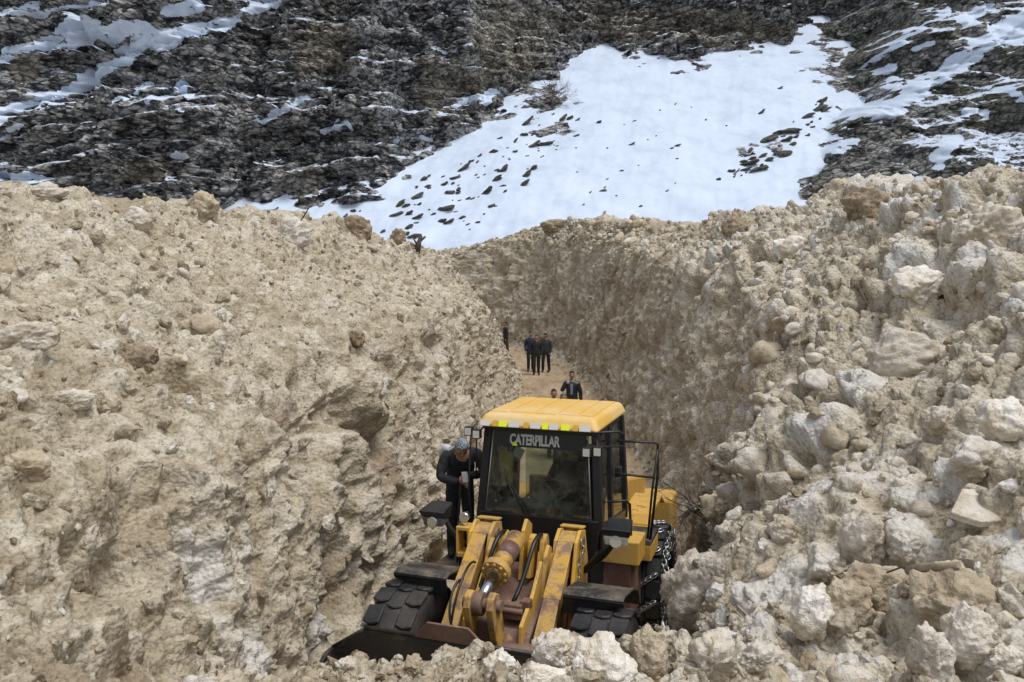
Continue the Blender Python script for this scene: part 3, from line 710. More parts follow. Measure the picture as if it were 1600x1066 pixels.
# ------------------------------------------------------------------ mesh builder for made things
class MB:
    def __init__(s): s.v = []; s.f = []; s.sm = []
    def add(s, V, Fc, smooth=False):
        b = len(s.v); s.v += [tuple(p) for p in V]; s.f += [tuple(i + b for i in f) for f in Fc]; s.sm += [smooth] * len(Fc); return s
    def box(s, c, d, rot=None):
        x, y, z = d[0] / 2, d[1] / 2, d[2] / 2
        V = [Vector(q) for q in ((-x, -y, -z), (x, -y, -z), (x, y, -z), (-x, y, -z), (-x, -y, z), (x, -y, z), (x, y, z), (-x, y, z))]
        if rot: m = Euler(rot).to_matrix(); V = [m @ q for q in V]
        return s.add([q + Vector(c) for q in V], [(3, 2, 1, 0), (4, 5, 6, 7), (0, 1, 5, 4), (1, 2, 6, 5), (2, 3, 7, 6), (3, 0, 4, 7)])
    def bx(s, x0, x1, y0, y1, z0, z1): return s.box(((x0 + x1) / 2, (y0 + y1) / 2, (z0 + z1) / 2), (x1 - x0, y1 - y0, z1 - z0))
    def hexa(s, bot, top):
        return s.add(list(bot) + list(top), [(3, 2, 1, 0), (4, 5, 6, 7), (0, 1, 5, 4), (1, 2, 6, 5), (2, 3, 7, 6), (3, 0, 4, 7)])
    def tube(s, pts, r, n=10, caps=True):
        pts = [Vector(p) for p in pts]; rs = r if isinstance(r, (list, tuple)) else [r] * len(pts)
        V = []; up = None
        for i, p in enumerate(pts):
            t = (pts[min(i + 1, len(pts) - 1)] - pts[max(i - 1, 0)]).normalized()
            if up is None: up = t.orthogonal().normalized()
            up = (up - t * up.dot(t)).normalized(); b = t.cross(up)
            for k in range(n):
                a = 2 * math.pi * k / n; V.append(p + (up * math.cos(a) + b * math.sin(a)) * rs[i])
        Fc = []
        for i in range(len(pts) - 1):
            for k in range(n):
                Fc.append((i * n + k, i * n + (k + 1) % n, (i + 1) * n + (k + 1) % n, (i + 1) * n + k))
        s.add(V, Fc, True)
        if caps:
            b0 = len(s.v) - len(V); s.f.append(tuple(b0 + k for k in range(n))[::-1]); s.sm.append(False)
            s.f.append(tuple(b0 + (len(pts) - 1) * n + k for k in range(n))); s.sm.append(False)
        return s
    def prism(s, prof, x0, x1):
        """(y, z) outline swept along x"""
        n = len(prof); V = [(x0, y, z) for y, z in prof] + [(x1, y, z) for y, z in prof]
        Fc = [tuple(range(n))[::-1], tuple(range(n, 2 * n))] + [(k, (k + 1) % n, n + (k + 1) % n, n + k) for k in range(n)]
        return s.add(V, Fc)
    def plate(s, poly, th):
        """thin solid from a 3-D polygon, thickened both ways along its normal"""
        P_ = [Vector(p) for p in poly]; nrm = (P_[1] - P_[0]).cross(P_[2] - P_[1]).normalized() * th / 2; n = len(P_)
        V = [p - nrm for p in P_] + [p + nrm for p in P_]
        return s.add(V, [tuple(range(n))[::-1], tuple(range(n, 2 * n))] + [(k, (k + 1) % n, n + (k + 1) % n, n + k) for k in range(n)])
    def lathe(s, prof, c, axis='x', n=32):
        """(axial, radius) profile turned round an axis through c"""
        V = []; m = len(prof)
        for k in range(n):
            a = 2 * math.pi * k / n; ca, sa = math.cos(a), math.sin(a)
            for (t, r) in prof:
                q = {'x': (t, r * ca, r * sa), 'y': (r * ca, t, r * sa), 'z': (r * ca, r * sa, t)}[axis]
                V.append((q[0] + c[0], q[1] + c[1], q[2] + c[2]))
        Fc = [(k * m + j, k * m + j + 1, ((k + 1) % n) * m + j + 1, ((k + 1) % n) * m + j) for k in range(n) for j in range(m - 1)]
        return s.add(V, Fc, True)
    def build(s, name, mat, parent=None, bevel=0.0, seg=2, label=None):
        me = bpy.data.meshes.new(name); me.from_pydata(s.v, [], s.f)
        me.polygons.foreach_set('use_smooth', s.sm)
        bm = bmesh.new(); bm.from_mesh(me); bmesh.ops.recalc_face_normals(bm, faces=bm.faces)
        if bevel:
            ed = [e for e in bm.edges if len(e.link_faces) == 2 and e.calc_face_angle(0) > 0.6]
            bmesh.ops.bevel(bm, geom=ed, offset=bevel, segments=seg, affect='EDGES', profile=0.5, clamp_overlap=True)
        bm.to_mesh(me); bm.free()
        o = link(name, me, mat, parent)
        if label: o['label'] = label
        return o

def worn(name, col, wear, dirt, rough=0.45, wear_lo=0.60, wear_hi=0.68, dirt_amt=0.6, metal=0.0, scale=6.0):
    """paint that is scraped to a second colour and muddied with a third"""
    k = NT(name); v = k.coord()
    n1 = k.noise(v, scale, 7, 0.7); n2 = k.noise(v, scale * 0.35, 5, 0.6); n3 = k.noise(v, scale * 4, 4, 0.7)
    c = k.mix(k.ramp(n1, [(wear_lo, 0.0), (wear_hi, 1.0)]), col, wear)
    dm = k.math('MULTIPLY', k.ramp(k.math('ADD', k.math('MULTIPLY', n2, 0.7), k.math('MULTIPLY', n3, 0.3)), [(0.42, 0.0), (0.62, 1.0)]), dirt_amt)
    c = k.mix(dm, c, dirt)
    rr = k.n('ShaderNodeMapRange'); k.l(dm, rr.inputs[0]); rr.inputs[3].default_value = rough; rr.inputs[4].default_value = 0.85
    return k.set(color=c, rough=rr.outputs[0], normal=k.bump(n3, 0.25, 0.01), metal=metal)
MUD = (0.27, 0.19, 0.10)
M_YEL = worn('yellow_paint', (0.70, 0.40, 0.045), (0.19, 0.09, 0.06), (0.40, 0.28, 0.14), 0.42, 0.58, 0.66, 0.72)
M_ROOF = worn('yellow_roof_paint', (0.76, 0.45, 0.07), (0.60, 0.42, 0.20), (0.70, 0.56, 0.34), 0.4, 0.62, 0.72, 0.75, 0, 3.0)
M_ARM = worn('worn_yellow_arm', (0.58, 0.33, 0.05), (0.17, 0.085, 0.068), (0.37, 0.26, 0.15), 0.45, 0.48, 0.60, 0.65)
M_RUST = worn('rusty_brown_steel', (0.15, 0.075, 0.058), (0.42, 0.25, 0.06), (0.27, 0.20, 0.14), 0.5, 0.60, 0.66, 0.6)
M_BLK = worn('black_paint', (0.010, 0.010, 0.012), (0.03, 0.03, 0.03), (0.12, 0.10, 0.075), 0.42, 0.66, 0.74, 0.22)
M_CABBLK = worn('cab_black_panel', (0.012, 0.013, 0.015), (0.02, 0.02, 0.022), (0.06, 0.055, 0.05), 0.35, 0.7, 0.8, 0.12)
M_FEND = worn('muddy_black_fender', (0.02, 0.02, 0.02), (0.05, 0.045, 0.04), (0.26, 0.21, 0.15), 0.6, 0.6, 0.7, 0.8)
M_BUCK = worn('black_bucket_steel', (0.018, 0.017, 0.016), (0.075, 0.05, 0.04), (0.09, 0.07, 0.05), 0.4, 0.55, 0.63, 0.35)
M_RUB = worn('tyre_rubber', (0.013, 0.014, 0.017), (0.035, 0.035, 0.038), (0.16, 0.13, 0.10), 0.5, 0.66, 0.75, 0.32)
M_STEEL = NT('bright_rod').set(color=(0.55, 0.60, 0.65), rough=0.22, metal=1.0)
M_CHAIN = NT('chain_steel').set(color=(0.50, 0.50, 0.50), rough=0.35, metal=0.9)
M_HOSE = NT('black_hose').set(color=(0.012, 0.012, 0.012), rough=0.4)
M_LENS = NT('lamp_lens').set(color=(0.62, 0.60, 0.52), rough=0.12)
M_CHROME = NT('lamp_reflector').set(color=(0.8, 0.8, 0.78), rough=0.15, metal=1.0)
M_RWHITE = NT('white_reflector').set(color=(0.62, 0.60, 0.55), rough=0.35)
M_RYEL = NT('fluorescent_reflector').set(color=(0.78, 0.85, 0.02), rough=0.35)
M_RGOLD = NT('gold_reflector').set(color=(0.62, 0.36, 0.04), rough=0.35)
M_LETTER = NT('sun_strip_lettering').set(color=(0.50, 0.54, 0.52), rough=0.5)
M_STRIP = NT('dark_sun_strip').set(color=(0.014, 0.020, 0.018), rough=0.4)
M_SEAT = NT('dark_seat').set(color=(0.02, 0.02, 0.022), rough=0.8)
M_GREY = NT('grey_plastic').set(color=(0.12, 0.125, 0.13), rough=0.5)
M_HIVIS = NT('yellow_cloth').set(color=(0.62, 0.44, 0.08), rough=0.8)
M_PAPER = NT('pale_paper').set(color=(0.60, 0.62, 0.56), rough=0.7)
M_SIL = NT('silver_trim').set(color=(0.45, 0.47, 0.47), rough=0.35, metal=0.6)
def glass_material():
    k = NT('tinted_cab_glass'); v = k.coord()
    tr = k.n('ShaderNodeBsdfTransparent'); tr.inputs[0].default_value = (0.77, 0.82, 0.78, 1)
    gl = k.n('ShaderNodeBsdfGlossy'); gl.inputs['Roughness'].default_value = 0.03; gl.inputs[0].default_value = (0.9, 0.95, 1, 1)
    fr = k.n('ShaderNodeFresnel'); fr.inputs[0].default_value = 1.5
    mx_ = k.n('ShaderNodeMixShader'); k.l(fr.outputs[0], mx_.inputs[0]); k.l(tr.outputs[0], mx_.inputs[1]); k.l(gl.outputs[0], mx_.inputs[2])
    df = k.n('ShaderNodeBsdfDiffuse'); df.inputs[0].default_value = (0.30, 0.29, 0.26, 1)
    dirt = k.math('MULTIPLY', k.ramp(k.noise(v, 5.0, 6, 0.7), [(0.38, 0.0), (0.75, 1.0)]), 0.15)
    m2_ = k.n('ShaderNodeMixShader'); k.l(dirt, m2_.inputs[0]); k.l(mx_.outputs[0], m2_.inputs[1]); k.l(df.outputs[0], m2_.inputs[2])
    k.l(m2_.outputs[0], k.out.inputs['Surface']); return k.m
M_GLASS = glass_material()

# ------------------------------------------------------------------ the wheel loader (x: to its left, y: backwards, z: up; origin under the front axle)
LD = empty('wheel_loader', (-0.10, 8.10, 0.0), -R(19))
tag(LD, 'muddy yellow wheel loader with black cab working in the snow trench', 'wheel loader')

def wheel(cx, cy, chained):
    t = MB(); RAD, W = 0.75, 0.58
    prof = [(-W / 2 + .05, 0.34), (-W / 2, 0.47), (-W / 2 + .02, 0.64), (-W / 2 + .06, RAD - 0.05), (-0.1, RAD - 0.03), (0.1, RAD - 0.03), (W / 2 - .06, RAD - 0.05), (W / 2 - .02, 0.64), (W / 2, 0.47), (W / 2 - .05, 0.34)]
    t.lathe(prof, (cx, cy, RAD), 'x', 48)
    ty = t.build('tyre', M_RUB, LD)
    tr = MB(); nb = 17
    for k in range(nb):
        a0 = 2 * math.pi * k / nb
        for (x0, x1, da, wd) in ((-W / 2 + .015, -0.095, 0.0, .155), (-0.085, 0.085, 0.09, .150), (0.095, W / 2 - .015, 0.0, .155)):
            V = []
            for (xx, aa) in ((x0, a0 + da - wd + (.03 if x0 < -.1 else 0)), (x1, a0 + da - wd), (x1, a0 + da + wd - .02), ((x0 + x1) / 2, a0 + da + wd + .02), (x0, a0 + da + wd - .02)):
                for rr in (RAD - 0.05, RAD):
                    V.append((cx + xx, cy + rr * math.cos(aa), RAD + rr * math.sin(aa)))
            b = V[0::2]; tp = V[1::2]; n = 5
            tr.add(b + tp, [tuple(range(n))[::-1], tuple(range(n, 2 * n))] + [(q, (q + 1) % n, n + (q + 1) % n, n + q) for q in range(n)])
    tb = tr.build('tread_blocks', M_RUB, ty, 0.012, 1); tb['kind'] = 'stuff'
    sgn = 1 if cx > 0 else -1
    rm = MB(); rm.lathe([(sgn * 0.20, 0.38), (sgn * 0.24, 0.36), (sgn * 0.10, 0.32), (sgn * 0.08, 0.20), (sgn * 0.18, 0.17), (sgn * 0.20, 0.0)], (cx, cy, RAD), 'x', 32)
    rm.build('rim', M_YEL, ty)
    if chained:
        ch = MB(); L = 0.05
        def linkring(c, t, nrm):
            t = t.normalized(); b = nrm.normalized(); pts = []
            for q in range(9):
                a = 2 * math.pi * q / 8; pts.append(c + t * math.cos(a) * 0.052 + b * math.sin(a) * 0.030)
            ch.tube(pts, 0.0095, 5, False)
        def on(xx, aa, rr=RAD + 0.012): return Vector((cx + xx, cy + rr * math.cos(aa), RAD + rr * math.sin(aa)))
        def run(p, q, n):
            for i in range(n):
                f0, f1 = i / n, (i + 1) / n
                c = p(f0 + 0.5 / n); t = p(f1) - p(f0); rad = Vector((0, c.y - cy, c.z - RAD)); s_ = t.cross(rad)
                linkring(c, t, s_ if i % 2 else rad)
        nz = 14
        for k in range(nz):
            a0 = 2 * math.pi * k / nz; da = 2 * math.pi / nz
            for sg in (1, -1):
                run(lambda f: on(sg * (-W / 2 + .06 + (W - .12) * f), a0 + da * 0.5 * (1 if f < .5 else 1) * (f * 2 if f < .5 else 2 - 2 * f) * 1.0), None, 8)
            # side chain strands down the outer sidewall
            run(lambda f: Vector((cx + sgn * (W / 2 + 0.012 + 0.02 * (1 - abs(2 * f - 1))), cy + (RAD - .02 - 0.30 * f) * math.cos(a0), RAD + (RAD - .02 - 0.30 * f) * math.sin(a0))), None, 4)
            run(lambda f: Vector((cx + sgn * (W / 2 + 0.02), cy + 0.44 * math.cos(a0 + da * f), RAD + 0.44 * math.sin(a0 + da * f))), None, 3)
            run(lambda f: Vector((cx + sgn * (W / 2 + 0.005), cy + 0.62 * math.cos(a0 + da * f), RAD + 0.62 * math.sin(a0 + da * f))), None, 4)
        c_ = ch.build('tyre_chain', M_CHAIN, ty); c_['label'] = 'steel snow chain wrapped round the tyre'
wheel(-1.07, 0, False); wheel(1.07, 0, False); wheel(-1.0, 3.0, False); wheel(1.0, 3.0, True)
MB().tube([(-1.2, 0, .8), (1.2, 0, .8)], .17, 14).tube([(-.3, 0, .8), (.3, 0, .8)], .3, 16).build('axle', M_RUST, LD)
MB().tube([(-1.1, 3.0, .8), (1.1, 3.0, .8)], .17, 14).build('axle', M_RUST, LD)

# front frame and loader tower
MB().prism([(-.35, .55), (1.05, .55), (1.25, .9), (1.2, 1.45), (.55, 1.5), (-.2, 1.2), (-.45, .85)], -.36, .36).build('front_frame', M_RUST, LD, .02)
for sx in (-1, 1):
    tw = MB()
    for dx in (-.115, .115):
        tw.prism([(.35, .95), (1.08, .95), (1.12, 1.62), (1.0, 1.98), (.80, 2.03), (.64, 1.94), (.48, 1.5)], sx * .50 + dx - .02, sx * .50 + dx + .02)
    tw.prism([(.99, 1.4), (1.05, 1.4), (1.04, 1.99), (.99, 2.01)], sx * .50 - .094, sx * .50 + .094)
    tw.box((sx * .50, .955, 2.02), (.27, .12, .025), (R(-8), 0, 0))
    t_ = tw.build('loader_tower', M_YEL, LD, .008)
    MB().tube([(sx * .5 - .16, .82, 1.89), (sx * .5 + .16, .82, 1.89)], .065, 16).build('pivot_pin', M_RUST, t_, .006)
# lift arms: deep plates from the tower down to the bucket pins
for sx in (-1, 1):
    a = MB(); prof = [(.92, 1.96), (.82, 2.0), (.64, 1.93), (.10, 1.50), (-.45, 1.02), (-.98, .58), (-1.05, .42), (-.95, .32), (-.80, .36), (-.35, .74), (-.02, 1.02), (.35, 1.38), (.70, 1.70), (.90, 1.82)]
    a.prism(prof, sx * .50 - .055, sx * .50 + .055)
    ar = a.build('lift_arm', M_ARM, LD, .014)
    e = MB(); ed = [(.82, 2.002), (.64, 1.932), (.10, 1.502), (-.45, 1.022), (-.98, .582)]
    for (y0, z0), (y1, z1) in zip(ed[:-1], ed[1:]):
        e.plate([(sx * .50 - .085, y0, z0), (sx * .50 + .085, y0, z0), (sx * .50 + .095, y1, z1), (sx * .50 - .095, y1, z1)], .02)
    e.build('arm_edge_plate', M_ARM, ar, .004)
    MB().tube([(sx * .5 - .11, -.95, .45), (sx * .5 + .11, -.95, .45)], .09, 16).build('bucket_pin', M_RUST, ar, .006)
    # lift cylinder under the arm
    MB().tube([(sx * .37, 1.0, 1.2), (sx * .38, .2, .98)], .075, 14).tube([(sx * .38, .2, .98), (sx * .40, -.30, .82)], .042, 12).build('lift_cylinder', M_ARM, LD)
MB().tube([(-.46, -.28, 1.02), (.46, -.28, 1.02)], .15, 20).box((0, -.20, 1.05), (.62, .34, .26), (R(40), 0, 0)).build('cross_tube', M_RUST, LD, .012)
MB().prism([(-.30, 1.12), (.38, 1.30), (.52, 1.70), (.40, 1.78), (.1, 1.52), (-.28, 1.34)], -.33, -.29).prism([(-.30, 1.12), (.38, 1.30), (.52, 1.70), (.40, 1.78), (.1, 1.52), (-.28, 1.34)], .27, .31).bx(-.3, .3, .0, .32, 1.22, 1.30).build('frame_gusset', M_YEL, LD, .008)
# tilt cylinder with bolted flange and bright rod
cb, cf, ce = Vector((-.01, .50, 1.97)), Vector((-.055, -.04, 1.775)), Vector((-.08, -.46, 1.60))
dirc = (cf - cb).normalized()
tc = MB().tube([cb, cf], .105, 24).build('tilt_cylinder', M_ARM, LD)
MB().tube([cb + (cf - cb) * .30, cb + (cf - cb) * .62], .1085, 24).build('scraped_band', M_RUST, tc)
fl = MB().tube([cf - dirc * .05, cf + dirc * .035], .155, 24).tube([cf + dirc * .035, cf + dirc * .06], .085, 20).build('flange', M_ARM, tc, .006)
o1 = dirc.orthogonal().normalized(); o2 = dirc.cross(o1)
for k in range(10):
    a = 2 * math.pi * k / 10; c = cf + dirc * .035 + (o1 * math.cos(a) + o2 * math.sin(a)) * .125
    MB().tube([c, c + dirc * .028], .019, 6).build('bolt', M_ARM, fl)
MB().tube([cf + dirc * .03, ce], .052, 20).build('cylinder_rod', M_STEEL, tc)
MB().tube([ce + Vector((-.055, 0, 0)), ce + Vector((.055, 0, 0))], .115, 22).build('rod_eye', M_RUST, tc, .012)
# bell crank: lever that carries the rod end, on the cross tube
bc = MB()
for dx in (-.20, .04):
    bc.prism([(-.36, 1.60), (-.40, 1.70), (-.48, 1.74), (-.57, 1.70), (-.60, 1.60), (-.56, 1.45), (-.46, 1.20), (-.52, .95), (-.62, .62), (-.52, .55), (-.40, .62), (-.24, .92), (-.20, 1.15)], dx, dx + .075)
bcr = bc.build('bell_crank', M_ARM, LD, .014)
MB().tube([(-.24, -.46, 1.60), (.16, -.46, 1.60)], .06, 16).build('pivot_pin', M_RUST, bcr, .005)
MB().bx(-.12, .05, -.42, -.22, .95, 1.40).build('lever_web', M_RUST, bcr, .01)
# brackets and valve blocks between the towers
for (x, y, z, h, r_) in ((-.20, .62, 1.70, .44, .05), (.13, .60, 1.72, .40, .045), (.24, .66, 1.66, .50, .05)):
    b = MB().box((x, y, z), (.05, .22, h), (R(-14), 0, 0)).tube([(x - .035, y + .05, z + h / 2), (x + .035, y + .05, z + h / 2)], r_ + .02, 14)
    b.build('hose_bracket', M_YEL, LD, .008)
for (x, y, z) in ((-.30, .40, 1.62), (.02, .62, 1.80), (.33, .42, 1.60)):
    MB().prism([(y - .12, z - .3), (y + .25, z - .3), (y + .28, z + .22), (y + .12, z + .32), (y, z + .22)], x - .02, x + .02).build('front_frame_plate', M_YEL, LD, .006)
MB().box((.33, .52, 1.55), (.26, .05, .55), (R(-20), 0, 0)).build('cover_plate', M_YEL, LD, .01)
MB().box((-.33, .55, 1.55), (.18, .05, .5), (R(-20), 0, 0)).build('cover_plate', M_YEL, LD, .01)
MB().box((.12, -.02, 1.40), (.24, .18, .16)).tube([(.0, -.12, 1.42), (.26, -.12, 1.42)], .03, 8).box((.26, .0, 1.46), (.10, .12, .10)).build('valve_block', M_RUST, LD, .012)
def bez(p0, p1, p2, p3, n=12):
    p0, p1, p2, p3 = map(Vector, (p0, p1, p2, p3)); return [p0 * (1 - t) ** 3 + p1 * 3 * t * (1 - t) ** 2 + p2 * 3 * t * t * (1 - t) + p3 * t ** 3 for t in [i / n for i in range(n + 1)]]
for pts_, r_ in ((bez((-.20, .66, 1.98), (-.22, .38, 2.06), (-.26, .30, 1.7), (-.32, .05, 1.42)), .024), (bez((.22, .66, 1.98), (.20, .36, 2.06), (.20, .30, 1.7), (.12, -.02, 1.46)), .026),
                (bez((-.42, .30, 1.72), (-.40, .05, 1.86), (-.42, -.25, 1.60), (-.43, -.34, 1.30)), .014), (bez((-.42, -.05, 1.66), (-.47, -.30, 1.72), (-.46, -.48, 1.30), (-.30, -.42, 1.20)), .014)):
    MB().tube(pts_, r_, 8).build('hydraulic_hose', M_HOSE, LD)
lb_ = MB().bx(-.80, -.64, .66, .86, 1.62, 1.67).bx(-.80, -.775, .66, .86, 1.62, 1.95).bx(-.665, -.64, .66, .86, 1.62, 1.95).bx(-.80, -.64, .66, .86, 1.93, 1.97).build('lamp_cage', M_YEL, LD, .006)
MB().tube([(-.72, .74, 1.97), (-.72, .74, 2.06)], .03, 8).tube([(-.72, .70, 2.07), (-.72, .79, 2.07)], .055, 14).build('marker_lamp', M_CHROME, LD)
hc = MB()
for k in range(9):
    c = Vector((.66 + .02 * math.sin(k), .72 - k * .012, 1.92 - k * .065)); hc.tube([c + Vector((math.cos(a) * .022 * (k % 2), math.cos(a) * .022 * (1 - k % 2), math.sin(a) * .042)) for a in [2 * math.pi * q / 8 for q in range(9)]], .008, 5, False)
hc.build('hanging_chain', M_CHAIN, LD)

# bucket: curved back, side plates, raised top edge and spill guard, cutting edge
BK = []
prof = [(-1.02, 1.44), (-1.00, 1.20), (-1.00, .90), (-1.06, .60), (-1.20, .38), (-1.45, .26), (-2.25, .20)]
bu = MB()
for (y0, z0), (y1, z1) in zip(prof[:-1], prof[1:]):
    xw0 = 1.02 if z0 > 1.3 else 1.40; xw1 = 1.40
    bu.plate([(-xw0, y0, z0), (xw0, y0, z0), (xw1, y1, z1), (-xw1, y1, z1)], .03)
bk = bu.build('bucket', M_BUCK, LD)
for sx in (-1, 1):
    MB().prism([(-1.0, 1.20), (-1.12, 1.20), (-1.60, .95), (-2.20, .34), (-2.25, .19), (-1.45, .24), (-1.20, .36), (-1.04, .60)], sx * 1.40 - .02, sx * 1.40 + .02).build('side_plate', M_BUCK, bk, .004)
    MB().tube([(sx * 1.02, -1.02, 1.45), (sx * 1.40, -1.0, 1.20)], .018, 8).build('top_edge_bar', M_BUCK, bk)
MB().tube([(-1.03, -1.02, 1.455), (1.03, -1.02, 1.455)], .022, 8).build('top_edge_bar', M_BUCK, bk)
MB().plate([(-.50, -1.03, 1.45), (.22, -1.03, 1.45), (.05, -1.06, 1.62), (-.36, -1.06, 1.62)], .025).build('spill_guard', M_RUST, bk, .004)
MB().bx(-1.42, 1.42, -2.36, -2.12, .16, .20).build('cutting_edge', M_BUCK, bk, .004)
MB().bx(-.58, -.42, -1.02, -.80, .30, .95).bx(.42, .58, -1.02, -.80, .30, .95).bx(-.16, .10, -1.02, -.62, .50, .62).build('hinge_plate', M_BUCK, bk, .01)

# front fenders
for sx in (-1, 1):
    x0, x1 = (sx * .64, sx * 1.26); fe = MB(); pr = [(.02, 1.60), (.10, 1.625), (.55, 1.54), (.85, 1.42), (1.02, 1.20)]
    for (ya, za), (yb, zb) in zip(pr[:-1], pr[1:]):
        fe.plate([(x0, ya, za), (x1, ya, za), (x1, yb, zb), (x0, yb, zb)], .022)
    fd = fe.build('fender', M_FEND, LD, .004)
    MB().plate([(x0, .022, 1.592), (x1, .022, 1.592), (x1, .05, 1.54), (x0, .05, 1.40)], .015).build('fender_lip', M_BLK, fd)
    MB().bx(min(x0, x0 - sx * .16), max(x0, x0 - sx * .16), .35, .75, 1.34, 1.40).build('fender_bracket', M_BLK, fd, .005)

# headlamps on stalks
for sx in (-1, 1):
    hx, hy, hz = sx * 1.06, .74, 2.09
    hl = MB().hexa([(hx - .14, hy - .14, hz - .03), (hx + .14, hy - .14, hz - .03), (hx + .11, hy + .14, hz - .09), (hx - .11, hy + .14, hz - .09)],
                   [(hx - .16, hy - .20, hz + .06), (hx + .16, hy - .20, hz + .06), (hx + .13, hy + .15, hz + .10), (hx - .13, hy + .15, hz + .10)]).build('headlamp', M_BLK, LD, .018)
    MB().hexa([(hx - .12, hy - .13, hz - .13), (hx + .12, hy - .13, hz - .13), (hx + .10, hy + .10, hz - .12), (hx - .10, hy + .10, hz - .12)],
              [(hx - .135, hy - .155, hz - .02), (hx + .135, hy - .155, hz - .02), (hx + .11, hy + .1, hz - .02), (hx - .11, hy + .1, hz - .02)]).build('lamp_housing', M_GREY if sx < 0 else M_LENS, hl, .02)
    MB().tube([(hx, hy - .165, hz - .075), (hx, hy - .12, hz - .078)], .066, 20).build('lamp_lens', M_CHROME if sx < 0 else M_LENS, hl, .008)
    MB().tube(bez((hx - sx * .05, hy + .1, hz - .1), (hx - sx * .12, hy + .12, hz - .3), (sx * .78, hy + .25, hz - .45), (sx * .62, hy + .3, hz - .6)), .032, 8).build('lamp_stalk', M_BLK, hl)
MB().tube([(.62, .95, 1.52), (1.02, .80, 1.98)], .03, 8).build('lamp_brace', M_BLK, LD)
MB().tube([(-.86, .95, 1.25), (-.86, .9, 1.95)], .018, 8).build('lamp_brace', M_BLK, LD)

# cab
cab = MB()
def cabx(z): return 0.80 + (0.72 - 0.80) * (z - 1.2) / 1.9
fb, ft = 1.22, 1.32          # front plane y at the bottom and top
bbk, btk = 2.72, 2.66
zb, zt_ = 1.20, 3.03; zw = 2.02   # floor, roof line, bottom of the windscreen
cab.hexa([(-.62, fb + .02, zb), (.62, fb + .02, zb), (.78, 1.62, zb), (-.78, 1.62, zb)], [(-.74, fb, zw), (.74, fb, zw), (.79, 1.62, zw - .1), (-.79, 1.62, zw - .1)])
cab.bx(-.78, .78, 1.60, bbk, zb, 1.62)
body = cab.build('cab', M_CABBLK, LD, .02)
def pillar(x0, y0, x1, y1, w_, z0=zw - .12, z1=zt_):
    MB().hexa([(x0 - w_, y0 - .05, z0), (x0 + w_, y0 - .05, z0), (x0 + w_, y0 + .07, z0), (x0 - w_, y0 + .07, z0)], [(x1 - w_ * .8, y1 - .05, z1), (x1 + w_ * .8, y1 - .05, z1), (x1 + w_ * .8, y1 + .07, z1), (x1 - w_ * .8, y1 + .07, z1)]).build('pillar', M_CABBLK, body, .012)
for sx in (-1, 1):
    pillar(sx * .725, fb + .06, sx * .655, ft + .05, .055)
    pillar(sx * .765, 1.78, sx * .715, 1.82, .03, 1.55)
    pillar(sx * .77, bbk - .1, sx * .70, btk - .08, .05, 1.55)
    MB().hexa([(sx * .74 - .02, fb + .1, 1.62), (sx * .74 + .02, fb + .1, 1.62), (sx * .775 + .02, bbk - .1, 1.62), (sx * .775 - .02, bbk - .1, 1.62)], [(sx * .745 - .02, fb + .1, zw - .06), (sx * .745 + .02, fb + .1, zw - .06), (sx * .775 + .02, bbk - .1, 1.80), (sx * .775 - .02, bbk - .1, 1.80)]).build('door_sill', M_CABBLK, body, .01)
    # side glass of the door and the rear quarter
    MB().plate([(sx * .757, fb + .17, zw - .1), (sx * .757, 1.76, zw - .25), (sx * .700, 1.80, zt_ - .03), (sx * .690, ft + .16, zt_ - .03)], .008).build('side_glass', M_GLASS, body)
    MB().plate([(sx * .765, 1.84, 1.80), (sx * .768, bbk - .16, 1.80), (sx * .700, btk - .15, zt_ - .03), (sx * .705, 1.87, zt_ - .03)], .008).build('side_glass', M_GLASS, body)
MB().bx(-.70, .70, ft - .02, ft + .10, zt_ - .05, zt_ + .02).bx(-.72, .72, btk - .15, btk, zt_ - .06, zt_ + .02).bx(-.72, -.62, ft + .1, btk - .15, zt_ - .05, zt_ + .02).bx(.62, .72, ft + .1, btk - .15, zt_ - .05, zt_ + .02).build('roof_frame', M_CABBLK, body, .01)
WS = [(-.655, fb + .0, zw), (.655, fb + .0, zw), (.585, ft, zt_ - .03), (-.585, ft, zt_ - .03)]
ws = MB().plate(WS, .010).build('windscreen', M_GLASS, body)
for sx in (-1, 1): MB().tube([(sx * .645, fb - .006, zw + .02), (sx * .578, ft - .006, zt_ - .05)], .007, 6).build('windscreen_seal', M_SIL, ws)
def onws(x, t, off=-.010):
    """point on the windscreen: x across, t 0 bottom .. 1 top"""
    return Vector((x, fb + (ft - fb) * t + off, zw + (zt_ - .03 - zw) * t))
st = MB().plate([onws(-.575, .80), onws(.575, .80), onws(.565, .985), onws(-.565, .985)], .004).build('sun_strip', M_STRIP, ws)
cu = bpy.data.curves.new('lettering', 'FONT'); cu.body = 'CATERPILLAR'; cu.align_x = 'CENTER'; cu.align_y = 'CENTER'; cu.size = 0.168; cu.offset = 0.006; cu.extrude = 0.0012; cu.space_character = 0.93
to = bpy.data.objects.new('lettering_tmp', cu); COL.objects.link(to)
bpy.context.view_layer.update()
me = bpy.data.meshes.new_from_object(to.evaluated_get(bpy.context.evaluated_depsgraph_get())); bpy.data.objects.remove(to)
tw_ = max(v.co.x for v in me.vertices) - min(v.co.x for v in me.vertices)
upv = (onws(0, 1) - onws(0, 0)).normalized(); rt = Vector((1, 0, 0)); nv = rt.cross(upv)
M4 = Matrix.Identity(4)
for i_, ax in enumerate((rt * (0.62 / tw_), upv * 1.0, nv)):
    for j_ in range(3): M4[j_][i_] = ax[j_]
M4.translation = onws(-.06, .885, -.018)
me.transform(M4); le = link('lettering', me, M_LETTER, ws); le['label'] = 'pale block letters CATERPILLAR on the dark sun strip'
xa = -.06 - .31 + .62 * (1.5 / 11) - .012
